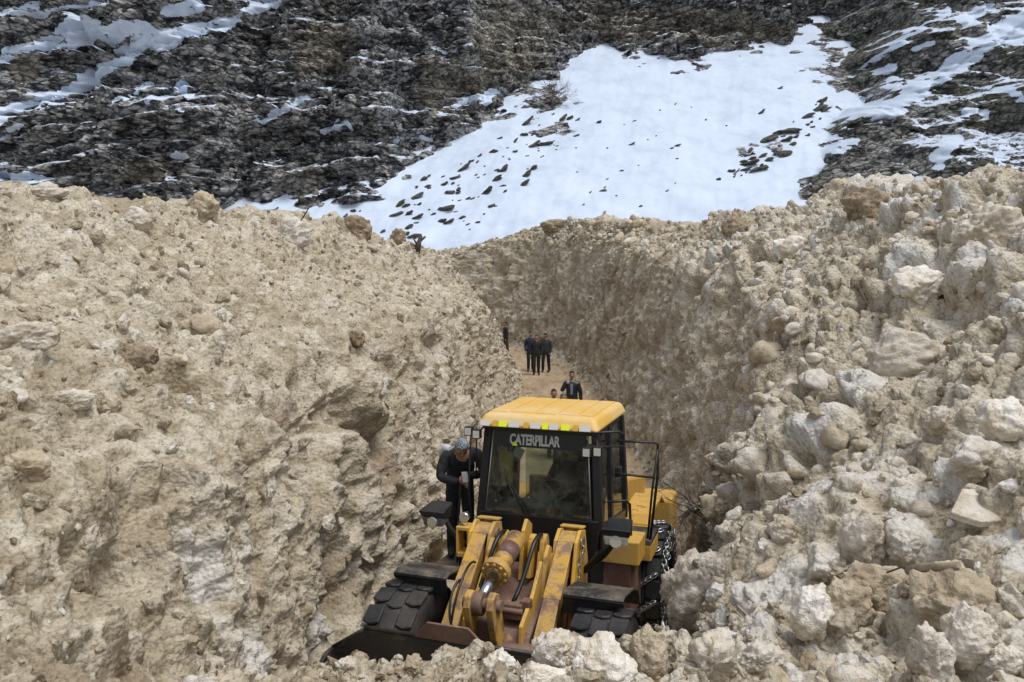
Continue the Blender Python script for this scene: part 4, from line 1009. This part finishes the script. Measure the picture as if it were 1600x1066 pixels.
MB().plate([onws(xa - .036, .815, -.022), onws(xa + .036, .815, -.022), onws(xa, .875, -.022)], .003).build('yellow_triangle', M_RYEL, ws)
# wipers
wp = MB().tube([onws(-.16, .03, -.03), onws(-.40, .40, -.022)], .008, 6).tube([onws(-.10, .03, -.03), onws(-.34, .38, -.022)], .008, 6).tube([onws(-.42, .52, -.018), onws(-.36, .28, -.018)], .010, 6)
wp.build('wiper', M_BLK, ws)
# rear window
MB().plate([(-.62, bbk - .03, 1.75), (.62, bbk - .03, 1.75), (.60, btk - .03, zt_ - .06), (-.60, btk - .03, zt_ - .06)], .008).build('rear_glass', M_GLASS, body)
MB().bx(-.72, .72, bbk - .08, bbk, 1.60, 1.75).build('rear_wall', M_CABBLK, body, .01)
# roof: slab with rounded edges and pressed ribs
rf = MB().hexa([(-.75, 1.15, 3.045), (.75, 1.15, 3.045), (.77, 2.72, 3.045), (-.77, 2.72, 3.045)], [(-.67, 1.24, 3.20), (.67, 1.24, 3.20), (.70, 2.66, 3.20), (-.70, 2.66, 3.20)]).build('roof', M_ROOF, body, .055, 4)
for x0, x1 in ((-.63, -.42), (-.39, -.11), (-.08, .18), (.21, .43), (.46, .63)):
    MB().bx(x0, x1, 1.38, 2.56, 3.193, 3.214).build('roof_rib_panel', M_ROOF, rf, .010)
for i_, (x, w_, m_) in enumerate(((-.63, .12, M_RWHITE), (-.50, .07, M_RGOLD), (-.41, .10, M_RYEL), (-.27, .13, M_RWHITE), (-.12, .06, M_RGOLD), (-.01, .12, M_RWHITE), (.11, .07, M_RYEL), (.21, .11, M_RWHITE), (.35, .10, M_RYEL), (.47, .06, M_RGOLD), (.58, .13, M_RWHITE))):
    q = .0195
    MB().plate([(x - w_ / 2, 1.147, 3.062), (x + w_ / 2, 1.147, 3.062), (x + w_ / 2, 1.176, 3.125), (x - w_ / 2, 1.176, 3.125)], .006).build('reflector', m_, rf)
# interior
MB().bx(-.30, .30, 1.30, 1.44, 1.62, 2.16).prism([(1.26, 2.10), (1.52, 2.02), (1.52, 2.06), (1.30, 2.20)], -.40, .40).build('dashboard', M_GREY, body, .03)
swc = Vector((0.05, 1.62, 2.22)); sw = MB(); n_ = Vector((0, -.45, .89)).normalized(); a1 = Vector((1, 0, 0)); a2 = n_.cross(a1)
sw.tube([swc + (a1 * math.cos(q) + a2 * math.sin(q)) * .20 for q in [2 * math.pi * i / 28 for i in range(29)]], .016, 8, False).tube([swc, swc + Vector((0, -.16, -.28))], .03, 8)
for q in (0.5, 2.6, 4.7): sw.tube([swc, swc + (a1 * math.cos(q) + a2 * math.sin(q)) * .20], .012, 6)
sw.build('steering_wheel', M_GREY, body)
MB().bx(-.10, .44, 1.86, 2.38, 1.66, 1.92).prism([(2.26, 1.90), (2.44, 1.90), (2.56, 2.62), (2.44, 2.66)], -.08, .42).build('seat', M_SEAT, body, .05)
# work lights and mirrors at the roof corners
for (x, y, z, nm) in ((-.86, 1.22, 2.97, 'l'), (-.74, 1.18, 2.95, 'l'), (.62, 1.10, 2.84, 'r'), (.75, 1.08, 2.86, 'r')):
    wl = MB().box((x, y, z), (.10, .07, .11)).tube([(x, y + .03, z), (x * .93, y + .16, z + .1)], .014, 6).build('work_light', M_BLK, LD, .01)
    MB().box((x, y - .037, z), (.078, .008, .085)).build('light_lens', M_RWHITE if x in (-.86, .74) else M_LENS, wl)
MB().tube([(-.87, 1.32, 3.02), (-.90, 1.30, 2.2), (-.86, 1.36, 1.7)], .013, 6).tube([(-.80, 1.32, 3.0), (-.82, 1.34, 2.4)], .010, 6).build('grab_rail', M_BLK, LD)
# tubular rails on the step side
MB().tube([(.66, 1.16, 3.05), (.92, 1.40, 3.04), (.97, 1.45, 3.0), (.97, 1.45, 2.86), (.60, 1.12, 2.90)], .014, 8).build('mirror_frame', M_BLK, LD)
MB().tube([(.80, 1.9, 2.83), (1.22, 2.1, 2.80), (1.26, 2.12, 2.77), (1.26, 2.14, 2.40), (1.20, 2.0, 1.62)], .017, 8).tube([(1.26, 2.12, 2.72), (1.20, 2.10, 2.2), (1.16, 2.05, 1.62)], .014, 8).tube([(.78, 1.9, 2.43), (1.23, 2.11, 2.36)], .016, 8).build('handrail', M_BLK, LD)
MB().tube([(.76, 1.55, 2.16), (.96, 1.66, 2.17), (1.0, 1.7, 2.12), (1.03, 1.72, 1.40), (1.03, 1.70, .70)], .017, 8).build('handrail', M_BLK, LD)
MB().box((.80, 2.0, 2.43), (.07, .10, .12)).build('rail_clamp', M_BLK, LD, .01)
# rear frame: side box, platform, engine hood, rear fenders, counterweight
MB().bx(.70, 1.16, 1.46, 1.90, 1.46, 1.74).build('step_box', M_YEL, LD, .015)
MB().bx(-1.48, -.78, 1.60, 2.32, 1.10, 1.15).bx(-.84, -.78, 1.62, 2.3, .8, 1.1).build('boarding_step', M_FEND, LD, .006)
MB().bx(.66, 1.06, 1.50, 2.2, .75, 1.45).build('side_frame', M_RUST, LD, .02)
MB().bx(.80, 1.22, 1.95, 2.50, 1.56, 1.62).build('platform', M_FEND, LD, .006)
MB().bx(.80, 1.22, 1.95, 2.50, 1.36, 1.555).build('platform_side', M_YEL, LD, .01)
for sx in (-1, 1):
    MB().prism([(2.50, 1.60), (2.62, 1.74), (3.6, 1.76), (3.9, 1.60), (3.9, 1.56), (3.6, 1.70), (2.7, 1.68), (2.58, 1.56)], sx * 1.10, sx * .72).build('rear_fender', M_YEL, LD, .01)
    MB().prism([(2.52, 1.40), (2.52, 1.64), (2.62, 1.76), (2.9, 1.77), (2.9, 1.40)], sx * .76, sx * 1.08).build('tank_box', M_YEL, LD, .012)
MB().prism([(2.80, 1.35), (5.1, 1.35), (5.1, 1.62), (4.9, 1.70), (2.80, 2.12)], -.62, .62).build('engine_hood', M_YEL, LD, .04)
MB().bx(-1.1, 1.1, 4.7, 5.35, .70, 1.40).build('counterweight', M_YEL, LD, .05)
MB().bx(-.5, .5, 1.3, 4.9, .62, 1.32).build('rear_frame', M_RUST, LD, .02)
MB().tube([(-.35, 3.3, 1.9), (-.35, 3.3, 2.6)], .06, 12).build('exhaust_pipe', M_BLK, LD)
# things inside the cab
yc_ = MB().hexa([(-.56, 1.52, 2.25), (-.42, 1.50, 2.25), (-.42, 1.58, 2.25), (-.56, 1.58, 2.25)], [(-.60, 1.50, 2.72), (-.40, 1.50, 2.68), (-.40, 1.58, 2.68), (-.60, 1.58, 2.72)]).build('yellow_vest', M_HIVIS, None, .03, 3)
def to_world(o):
    """keep an object built in loader coordinates where it is, without making it a part of the loader"""
    o.matrix_world = Matrix.Translation(LD.location) @ Matrix.Rotation(LD.rotation_euler.z, 4, 'Z')
to_world(yc_); tag(yc_, 'yellow work vest hanging inside the cab behind the windscreen', 'vest')
pp = MB().box((-.34, 1.54, 2.68), (.12, .02, .12), (0, R(25), 0)).build('paper_sheet', M_PAPER, None); to_world(pp); tag(pp, 'pale sheet of paper stuck beside the yellow vest in the cab', 'paper')
# ------------------------------------------------------------------ people
def cloth(name, col, rough=0.85):
    k = NT(name); n = k.noise(k.coord(), 9.0, 5, 0.65); c = k.mix(k.ramp(n, [(0.35, 0.0), (0.7, 1.0)]), tuple(q * 0.65 for q in col), tuple(min(1, q * 1.35) for q in col))
    return k.set(color=c, rough=rough, normal=k.bump(n, 1.0, 0.05))
M_SKIN = NT('skin').set(color=(0.34, 0.185, 0.12), rough=0.6)
M_HAIR = NT('dark_hair').set(color=(0.012, 0.010, 0.009), rough=0.7)
M_SHOE = NT('dark_shoe').set(color=(0.014, 0.012, 0.010), rough=0.6)
M_EYE = NT('dark_eye').set(color=(0.01, 0.008, 0.008), rough=0.2)
def check_cloth():
    k = NT('checked_scarf'); v = k.coord(); ch = k.n('ShaderNodeTexChecker'); ch.inputs['Scale'].default_value = 44; k.l(v, ch.inputs[0])
    ch.inputs[1].default_value = (0.36, 0.42, 0.46, 1); ch.inputs[2].default_value = (0.075, 0.10, 0.13, 1); return k.set(color=ch.outputs[0], rough=0.9)
M_CHECK = check_cloth()
M_PHONE = NT('phone_shell').set(color=(0.35, 0.34, 0.33), rough=0.3)

def skin_mesh(name, verts, edges, radii, root=0, sub=2):
    me = bpy.data.meshes.new(name); me.from_pydata(verts, edges, [])
    o = bpy.data.objects.new(name, me); COL.objects.link(o)
    o.modifiers.new('skin', 'SKIN')
    for i, r_ in enumerate(radii):
        sv = me.skin_vertices[0].data[i]; sv.radius = r_ if isinstance(r_, tuple) else (r_, r_); sv.use_root = (i == root)
    m = o.modifiers.new('sub', 'SUBSURF'); m.levels = sub; m.render_levels = sub
    dg = bpy.context.evaluated_depsgraph_get(); dg.update()
    out = bpy.data.meshes.new_from_object(o.evaluated_get(dg)); bpy.data.objects.remove(o)
    out.polygons.foreach_set('use_smooth', [True] * len(out.polygons)); return out

def person(name, loc, rz, pose, top, legs, hair, label, cap=None, scale=1.0, head_dir=(0, -1, 0), coat=1.0, hood=None):
    """pose: joint positions (x right, -y forward, z up) in metres"""
    J = dict(pelvis=(0, 0, .94), belly=(0, 0, 1.08), chest=(0, 0, 1.30), collar=(0, .01, 1.46), neck=(0, 0, 1.52), skull=(0, -.01, 1.60),
             hl=(-.10, 0, .90), kl=(-.11, -.02, .50), al=(-.11, .02, .09), tl=(-.13, -.17, .04), hr=(.10, 0, .90), kr=(.11, -.02, .50), ar=(.11, .02, .09), tr=(.13, -.17, .04),
             sl=(-.175, .01, 1.40), el=(-.24, .03, 1.14), wl=(-.22, -.06, .89), sr=(.175, .01, 1.40), er=(.24, .03, 1.14), wr=(.22, -.06, .89))
    J.update(pose)
    rad = dict(pelvis=(.165 * coat, .125 * coat), belly=(.165 * coat, .125 * coat), chest=(.18 * coat, .13 * coat), collar=(.12, .09), neck=.058, skull=.05, hl=.105, kl=.082, al=.066, tl=.045, hr=.105, kr=.082, ar=.066, tr=.045,
               sl=.082 * coat, el=.062 * coat, wl=.048, sr=.082 * coat, er=.062 * coat, wr=.048)
    names = list(J); ix = {n: i for i, n in enumerate(names)}
    E = [('pelvis', 'belly'), ('belly', 'chest'), ('chest', 'collar'), ('collar', 'neck'), ('neck', 'skull'), ('pelvis', 'hl'), ('hl', 'kl'), ('kl', 'al'), ('al', 'tl'), ('pelvis', 'hr'), ('hr', 'kr'), ('kr', 'ar'), ('ar', 'tr'),
         ('collar', 'sl'), ('sl', 'el'), ('el', 'wl'), ('collar', 'sr'), ('sr', 'er'), ('er', 'wr')]
    root_o = empty(name, loc, rz); root_o.scale = (scale,) * 3
    me = skin_mesh('body', [J[n] for n in names], [(ix[a], ix[b]) for a, b in E], [rad[n] for n in names], ix['pelvis'])
    # clothes and skin follow the nearest limb
    V = np.zeros(len(me.vertices) * 3, np.float32); me.vertices.foreach_get('co', V); V = V.reshape(-1, 3)
    mats = [top, legs, M_SKIN, M_SHOE]
    kind = {'neck': 2, 'skull': 2, 'tl': 3, 'tr': 3, 'kl': 1, 'al': 1, 'kr': 1, 'ar': 1}
    best = np.full(len(V), 9.0); lab_ = np.zeros(len(V), int)
    for a, b in E:
        A, B = np.array(J[a]), np.array(J[b]); t = np.clip(((V - A) @ (B - A)) / ((B - A) @ (B - A)), 0, 1)
        d = np.linalg.norm(V - (A + t[:, None] * (B - A)), axis=1)
        kk = kind.get(b, 0); m = d < best; best = np.where(m, d, best); lab_ = np.where(m, kk, lab_)
    pi = np.array([np.bincount(lab_[list(p.vertices)], minlength=4).argmax() for p in me.polygons])
    for m in mats: me.materials.append(m)
    me.polygons.foreach_set('material_index', pi.astype(np.int32))
    link('body', me, None, root_o)
    # head with brow, nose, chin, ears
    hd = Vector(head_dir).normalized(); Vh, Fh = ico(4); Vh = Vh.astype(float)
    x, y, z = Vh[:, 0], Vh[:, 1], Vh[:, 2]
    P_ = np.stack([x * .076 * (1 - .18 * np.clip(-z, 0, 1)), y * .098, z * .118], 1)
    fr = np.clip(-y, 0, 1)
    P_[:, 1] -= .030 * np.exp(-((x / .16) ** 2 + ((z + .12) / .22) ** 2)) * fr                    # nose
    P_[:, 1] += .012 * np.exp(-(((np.abs(x) - .36) / .16) ** 2 + ((z - .12) / .13) ** 2)) * fr   # eye sockets
    P_[:, 1] -= .008 * np.exp(-((x / .5) ** 2 + ((z - .32) / .10) ** 2)) * fr                   # brow
    P_[:, 1] += .006 * np.exp(-((x / .34) ** 2 + ((z + .50) / .05) ** 2)) * fr                  # mouth
    P_[:, 1] -= .012 * np.exp(-((x / .3) ** 2 + ((z + .80) / .16) ** 2)) * fr                   # chin
    P_[:, 0] += np.sign(x) * .018 * np.exp(-(((np.abs(x) - 1) / .25) ** 2 + (y / .14) ** 2 + ((z) / .25) ** 2))   # ears
    q = Vector((0, -1, 0)).rotation_difference(hd).to_matrix(); c = Vector(J['skull']) + q @ Vector((0, -.02, .06))
    def place(A): return [tuple(c + q @ Vector(v)) for v in A]
    me = mesh_np('head', np.array(place(P_)), Fh); hobj = link('head', me, M_SKIN, root_o)
    for sx in (-1, 1):
        b = MB(); b.lathe([(-.011, .0), (-.006, .009), (0, .011), (.006, .009), (.011, 0)], (sx * .028, -.081, .014), 'y', 10); b.v = place(b.v); b.build('eye', M_EYE, hobj)
    sel = (z > .30 + .25 * fr) | ((y > .15) & (z > -.45))
    H_ = P_ * (1.09 if cap is None else 1.16) + np.array([0, .004, .006]); keep = np.array([f for f in Fh if sel[f].all()])
    if len(keep):
        me = mesh_np('hair', np.array(place(H_)), keep); me.materials.append(hair if cap is None else cap)
        ho = link('hair' if cap is None else 'cap', me, None, root_o); sm = ho.modifiers.new('thick', 'SOLIDIFY'); sm.thickness = .012; sm.offset = -1
    # hands: palm, four fingers and a thumb, half closed
    for sd_, w_, e_ in ((-1, 'wl', 'el'), (1, 'wr', 'er')):
        W = Vector(J[w_]); D = (W - Vector(J[e_])).normalized(); up = Vector((0, 0, 1)) if abs(D.z) < .8 else Vector((0, -1, 0))
        S_ = D.cross(up).normalized(); Nn_ = S_.cross(D).normalized()
        vs_, es_, rs_ = [tuple(W - D * .01), tuple(W + D * .05)], [(0, 1)], [.028, (.036, .020)]
        for f in range(4):
            o_ = (f - 1.5) * .018; L_ = (.070, .080, .076, .060)[f]; b0 = len(vs_)
            p1 = W + D * .085 + S_ * o_; p2 = p1 + D * L_ * .45 - Nn_ * L_ * .30; p3 = p2 + D * L_ * .05 - Nn_ * L_ * .5
            vs_ += [tuple(p1), tuple(p2), tuple(p3)]; es_ += [(1, b0), (b0, b0 + 1), (b0 + 1, b0 + 2)]; rs_ += [.011, .0095, .008]
        b0 = len(vs_); p1 = W + D * .035 - S_ * .035 * -sd_; p2 = p1 + D * .035 - S_ * .012 * -sd_ - Nn_ * .02
        vs_ += [tuple(p1), tuple(p2)]; es_ += [(0, b0), (b0, b0 + 1)]; rs_ += [.013, .010]
        me = skin_mesh('hand', vs_, es_, rs_, 0, 1); link('hand', me, M_SKIN, root_o)
    tag(root_o, label, 'person'); return root_o

M_BLKC = cloth('black_cloth', (0.018, 0.019, 0.023)); M_NAVY = cloth('navy_cloth', (0.020, 0.028, 0.052)); M_DTRS = cloth('dark_trousers', (0.012, 0.013, 0.018))
M_CHAR = cloth('charcoal_cloth', (0.04, 0.042, 0.042)); M_BROWN = cloth('brown_cloth', (0.05, 0.03, 0.025)); M_GREYC = cloth('grey_cloth', (0.16, 0.155, 0.15))
M_LEATH = NT('black_leather').set(color=(0.016, 0.017, 0.020), rough=0.42)
def gz(x, y): return float(ground_at(x, y))

# man bending over beside the cab
gp = LD.matrix_world if False else Matrix.Translation(LD.location) @ Matrix.Rotation(LD.rotation_euler.z, 4, 'Z') @ Vector((-1.30, 1.98, 1.151))
man = person('person', gp, R(8),
    dict(belly=(0, -.02, 1.08), chest=(.01, -.13, 1.27), collar=(.02, -.24, 1.41), neck=(.0, -.31, 1.45), skull=(-.01, -.38, 1.49),
         sl=(-.20, -.20, 1.38), el=(-.28, -.30, 1.12), wl=(-.04, -.48, 1.10), sr=(.22, -.20, 1.40), er=(.30, -.30, 1.16), wr=(.06, -.50, 1.18)),
    M_BLKC, M_DTRS, M_HAIR, 'person in black wearing a checked cap, bending over a phone beside the cab', cap=M_CHECK, head_dir=(0.08, -.72, -.68), coat=1.15)
def attach(o, base):
    o.matrix_world = Matrix.Translation(base.location) @ Euler(base.rotation_euler).to_matrix().to_4x4() @ Matrix.Diagonal((*base.scale, 1))
ph = MB().box((.02, -.60, 1.19), (.075, .012, .145), (R(-35), 0, R(10))).build('phone', M_PHONE, None, .006); attach(ph, man); tag(ph, 'pale phone held by the person beside the cab', 'phone')
sc_ = MB(); sc_.tube([(-.13, -.24, 1.47), (-.19, -.14, 1.47), (-.23, -.08, 1.40), (-.24, -.05, 1.30)], [.045, .055, .05, .03], 10); sc_.build('scarf', NT('white_scarf').set(color=(0.55, 0.56, 0.58), rough=0.9), man)
stk = MB().tube([(-.03, -.53, 1.10), (-.05, -.42, .6), (-.06, -.30, .01)], .014, 8).build('walking_stick', NT('dark_wood').set(color=(0.03, 0.022, 0.018), rough=0.7), None); attach(stk, man); tag(stk, 'thin dark stick held upright by the person beside the cab', 'stick')

def walker(u, vfeet, d, rz, pose, top, legs, label, **kw):
    p = pix(u, vfeet, d); return person('person', (p.x, d, gz(p.x, d) + .01), rz, pose, top, legs, M_HAIR, label, **kw)
walker(829, 585, 36.5, R(6), dict(kl=(-.10, -.06, .50), al=(-.10, .0, .09), kr=(.10, .03, .49), ar=(.10, .12, .10)), M_NAVY, M_DTRS, 'person in navy jacket walking partly behind the front walker', scale=1.02)
walker(838, 588, 35.2, R(-4), dict(kl=(-.09, -.10, .50), al=(-.09, -.10, .09), kr=(.09, .0, .49), ar=(.09, .10, .11), el=(-.26, .05, 1.13), wl=(-.26, -.06, .90)), M_BLKC, M_DTRS, 'person in black at the front of the walking group on the road', scale=1.0)
walker(853, 580, 36.2, R(-20), dict(kl=(-.13, -.04, .50), al=(-.15, .02, .09), kr=(.12, .02, .49), ar=(.14, .06, .09)), M_CHAR, M_DTRS, 'person in charcoal coat with hunched shoulders at the group side', coat=1.15, head_dir=(-.5, -.8, -.2))
walker(790, 553, 43.0, R(-70), dict(kl=(-.10, -.08, .50), kr=(.10, .05, .49), ar=(.10, .12, .10)), M_BLKC, M_BROWN, 'person in dark clothes half hidden by the bank at the road bend', scale=1.02)
pm = walker(893, 680, 23.6, R(-6), dict(el=(-.30, -.04, 1.18), wl=(-.13, -.22, 1.45), er=(.26, .03, 1.14), wr=(.27, -.02, .88)), M_LEATH, M_DTRS, 'person in black leather jacket raising a phone, standing on the road behind the cab', coat=1.1)
ph2 = MB().box((-.10, -.32, 1.52), (.072, .012, .14), (R(-12), 0, 0)).build('phone', M_PHONE, None, .006); attach(ph2, pm); tag(ph2, 'small phone raised by the person in leather jacket', 'phone')
MB().plate([(-.03, -.152, 1.10), (.03, -.152, 1.10), (.045, -.135, 1.42), (-.045, -.135, 1.42)], .006).build('shirt', NT('blue_shirt').set(color=(0.16, 0.20, 0.27), rough=0.8), pm)
sit = dict(pelvis=(0, .1, .55), belly=(0, .06, .70), chest=(0, 0, .92), collar=(0, -.02, 1.08), neck=(0, -.03, 1.14), skull=(0, -.05, 1.22), hl=(-.10, .06, .52), kl=(-.15, -.34, .58), al=(-.14, -.26, .09), tl=(-.15, -.42, .04), hr=(.10, .06, .52), kr=(.15, -.34, .58), ar=(.14, -.26, .09), tr=(.15, -.42, .04),
           sl=(-.185, 0, 1.04), el=(-.24, -.14, .80), wl=(-.12, -.36, .70), sr=(.185, 0, 1.04), er=(.24, -.14, .80), wr=(.12, -.36, .70))
walker(865, 700, 20.4, 0, {}, M_BLKC, M_DTRS, 'dark-haired person whose head shows just above the cab roof', scale=.98)
walker(880, 703, 20.0, 0, {}, M_GREYC, M_DTRS, 'person in grey hood beside the dark-haired head above the cab roof', scale=.965, cap=M_GREYC)
# driver in the cab: seated, hands on the wheel
drv = person('person', (0, 0, 0), 0, {k_: (v_[0], v_[1] * 1.0, v_[2] - .05) for k_, v_ in {**sit, 'kl': (-.16, -.38, .56), 'kr': (.16, -.38, .56), 'al': (-.15, -.46, .16), 'ar': (.15, -.46, .16), 'tl': (-.15, -.62, .12), 'tr': (.15, -.62, .12), 'el': (-.26, -.14, .84), 'wl': (-.20, -.38, .82), 'er': (.26, -.16, .84), 'wr': (.10, -.40, .82)}.items()}, M_BLKC, M_DTRS, M_HAIR, 'driver in dark clothes seated at the wheel inside the cab')
drv.matrix_world = Matrix.Translation(LD.location) @ Matrix.Rotation(LD.rotation_euler.z, 4, 'Z') @ Matrix.Translation((.19, 2.10, 1.46))
# ------------------------------------------------------------------ wood, slab, twigs and shrubs
def bark(name, a, b):
    k = NT(name); n = k.noise(k.coord((1, 1, 1)), 14, 5, 0.7); return k.set(color=k.ramp(n, [(0.3, a), (0.7, b)]), rough=0.85, normal=k.bump(n, 0.6, 0.02))
M_WOOD = bark('weathered_wood', (0.20, 0.15, 0.10), (0.42, 0.34, 0.25)); M_TWIG = bark('dark_twig', (0.035, 0.025, 0.02), (0.10, 0.075, 0.06)); M_STRAW = bark('dry_stem', (0.35, 0.26, 0.13), (0.55, 0.45, 0.27))
M_SLAB = bark('grey_slab', (0.36, 0.33, 0.28), (0.56, 0.53, 0.47)); M_SHRUB = bark('grey_shrub', (0.05, 0.042, 0.038), (0.14, 0.12, 0.11))
def surf(u, v, off=0.0):
    p, n = hit(u, v); return p + n * off
bpy.context.view_layer.update(); DG = bpy.context.evaluated_depsgraph_get()
def seen(u, v):
    """first solid surface of the finished scene along a photo ray, so that small things rest on it"""
    ok, p, n, _, _, _ = S.ray_cast(DG, EYE, (pix(u, v, 10.0) - EYE).normalized()); return p, n
(a, na), (b, nb) = seen(1418, 897), seen(1500, 889)
a = a + na * .03; b = b + nb * .03
if abs(a.y - b.y) > .5: far = a if a.y > b.y else b; far.y = min(a.y, b.y) + .3; far.x = pix(1418 if far is a else 1500, 890, far.y).x; far.z = pix(1418, 893, far.y).z
lg = MB().tube([a, a.lerp(b, .33) + Vector((0, 0, .012)), a.lerp(b, .66), b], [.024, .028, .026, .020], 12).build('wooden_log', M_WOOD); tag(lg, 'short weathered wooden log lying on the largest tan boulder', 'log')
c = surf(1535, 805, .06); s_ = c.y / F_PX
sl = MB().plate([c + Vector((-48 * s_, -.02, -.01)), c + Vector((-10 * s_, -.10, -.05)), c + Vector((36 * s_, -.06, -.05)), c + Vector((44 * s_, .24, .07)), c + Vector((5 * s_, .24, .08))], .05).build('stone_slab', M_PALE, None, .008); tag(sl, 'flat pointed grey slab tilted on the rubble slope', 'slab')
def grow(mb, p, d, L, r_, depth, spread, rg):
    q = p + d * L; m = p.lerp(q, .5) + Vector(rg.normal(0, L * .06, 3)); mb.tube([p, m, q], [r_, r_ * .8, r_ * .6], 4, False)
    if depth:
        for _ in range(int(rg.integers(2, 4))):
            nd = (d + Vector(rg.normal(0, spread, 3))).normalized(); grow(mb, p.lerp(q, rg.uniform(.35, 1)), nd, L * rg.uniform(.5, .8), r_ * .6, depth - 1, spread, rg)
rg = np.random.default_rng(5)
base = surf(1100, 800, -.02); mb = MB()
for k in range(11): grow(mb, base + Vector(rg.normal(0, .12, 3)) * 1.0, (Vector((-.8, -.35, .25)) + Vector(rg.normal(0, .45, 3))).normalized(), rg.uniform(.3, .55), .008, 2, .4, rg)
tw = mb.build('twig_bush', M_TWIG); tag(tw, 'tangle of dark bare twigs at the foot of the trench wall', 'twigs')
st_ = surf(652, 392, 0); mb = MB(); q = st_.y / F_PX
mb.tube([st_, st_ + Vector((2, 0, 10)) * q, st_ + Vector((6, 0, 24)) * q], [5 * q, 4 * q, 2.5 * q], 8); mb.tube([st_ + Vector((3, 0, 14)) * q, st_ + Vector((13, 0, 22)) * q], [2.5 * q, 1.5 * q], 6); mb.tube([st_ + Vector((1, 0, 8)) * q, st_ + Vector((-6, 0, 19)) * q], [2 * q, 1.2 * q], 6)
tag(mb.build('tree_stump', M_TWIG), 'broken forked tree stump sticking out of the bank crest', 'stump')
for (u, v, hh, nm) in ((862, 168, 55, 'bare grey shrub growing between cliff and snowfield'), (1250, 30, 40, 'bare grey shrub on the cliff above the snowfield')):
    p = mtn_point(u, v); q = p.y / F_PX; trunk = MB(); crown = MB()
    trunk.tube([p - Vector((0, 0, 3 * q)), p + Vector((1, 0, hh * .3)) * q], [1.6 * q, 1.0 * q], 6)
    for k in range(16): grow(crown, p + Vector((rg.normal(0, 2), 0, rg.uniform(0, hh * .3))) * q, (Vector((0, -.1, .8)) + Vector(rg.normal(0, .55, 3))).normalized(), hh * q * rg.uniform(.3, .5), .55 * q, 3, .45, rg)
    r0 = empty('bare_shrub', p); t1 = trunk.build('trunk', M_SHRUB, r0); c1 = crown.build('crown', M_SHRUB, r0)
    for o in (t1, c1): o.matrix_parent_inverse = Matrix.Translation(-p)
    tag(r0, nm, 'shrub')
for (u0, v0, u1, v1, m_, nm) in ((1112, 995, 1106, 1025, M_STRAW, 'dry yellow stem stuck in the brown rubble by the front wheel'), (1385, 895, 1420, 888, M_TWIG, 'dark twig beside the wooden log'), (470, 330, 484, 322, M_TWIG, 'bent dark twig on the bank crest beside the white block')):
    p, _ = seen(u0, max(v0, 345)); d = p.y; A = pix(u0, v0, d - .06); B = pix(u1, v1, d - .1)
    if v0 < 345: A = p
    tag(MB().tube([A, A.lerp(B, .5) + Vector((.02, 0, .02)), B], .006 * max(1, d / 7), 6).build('dry_stem' if m_ is M_STRAW else 'twig', m_), nm, 'twig')
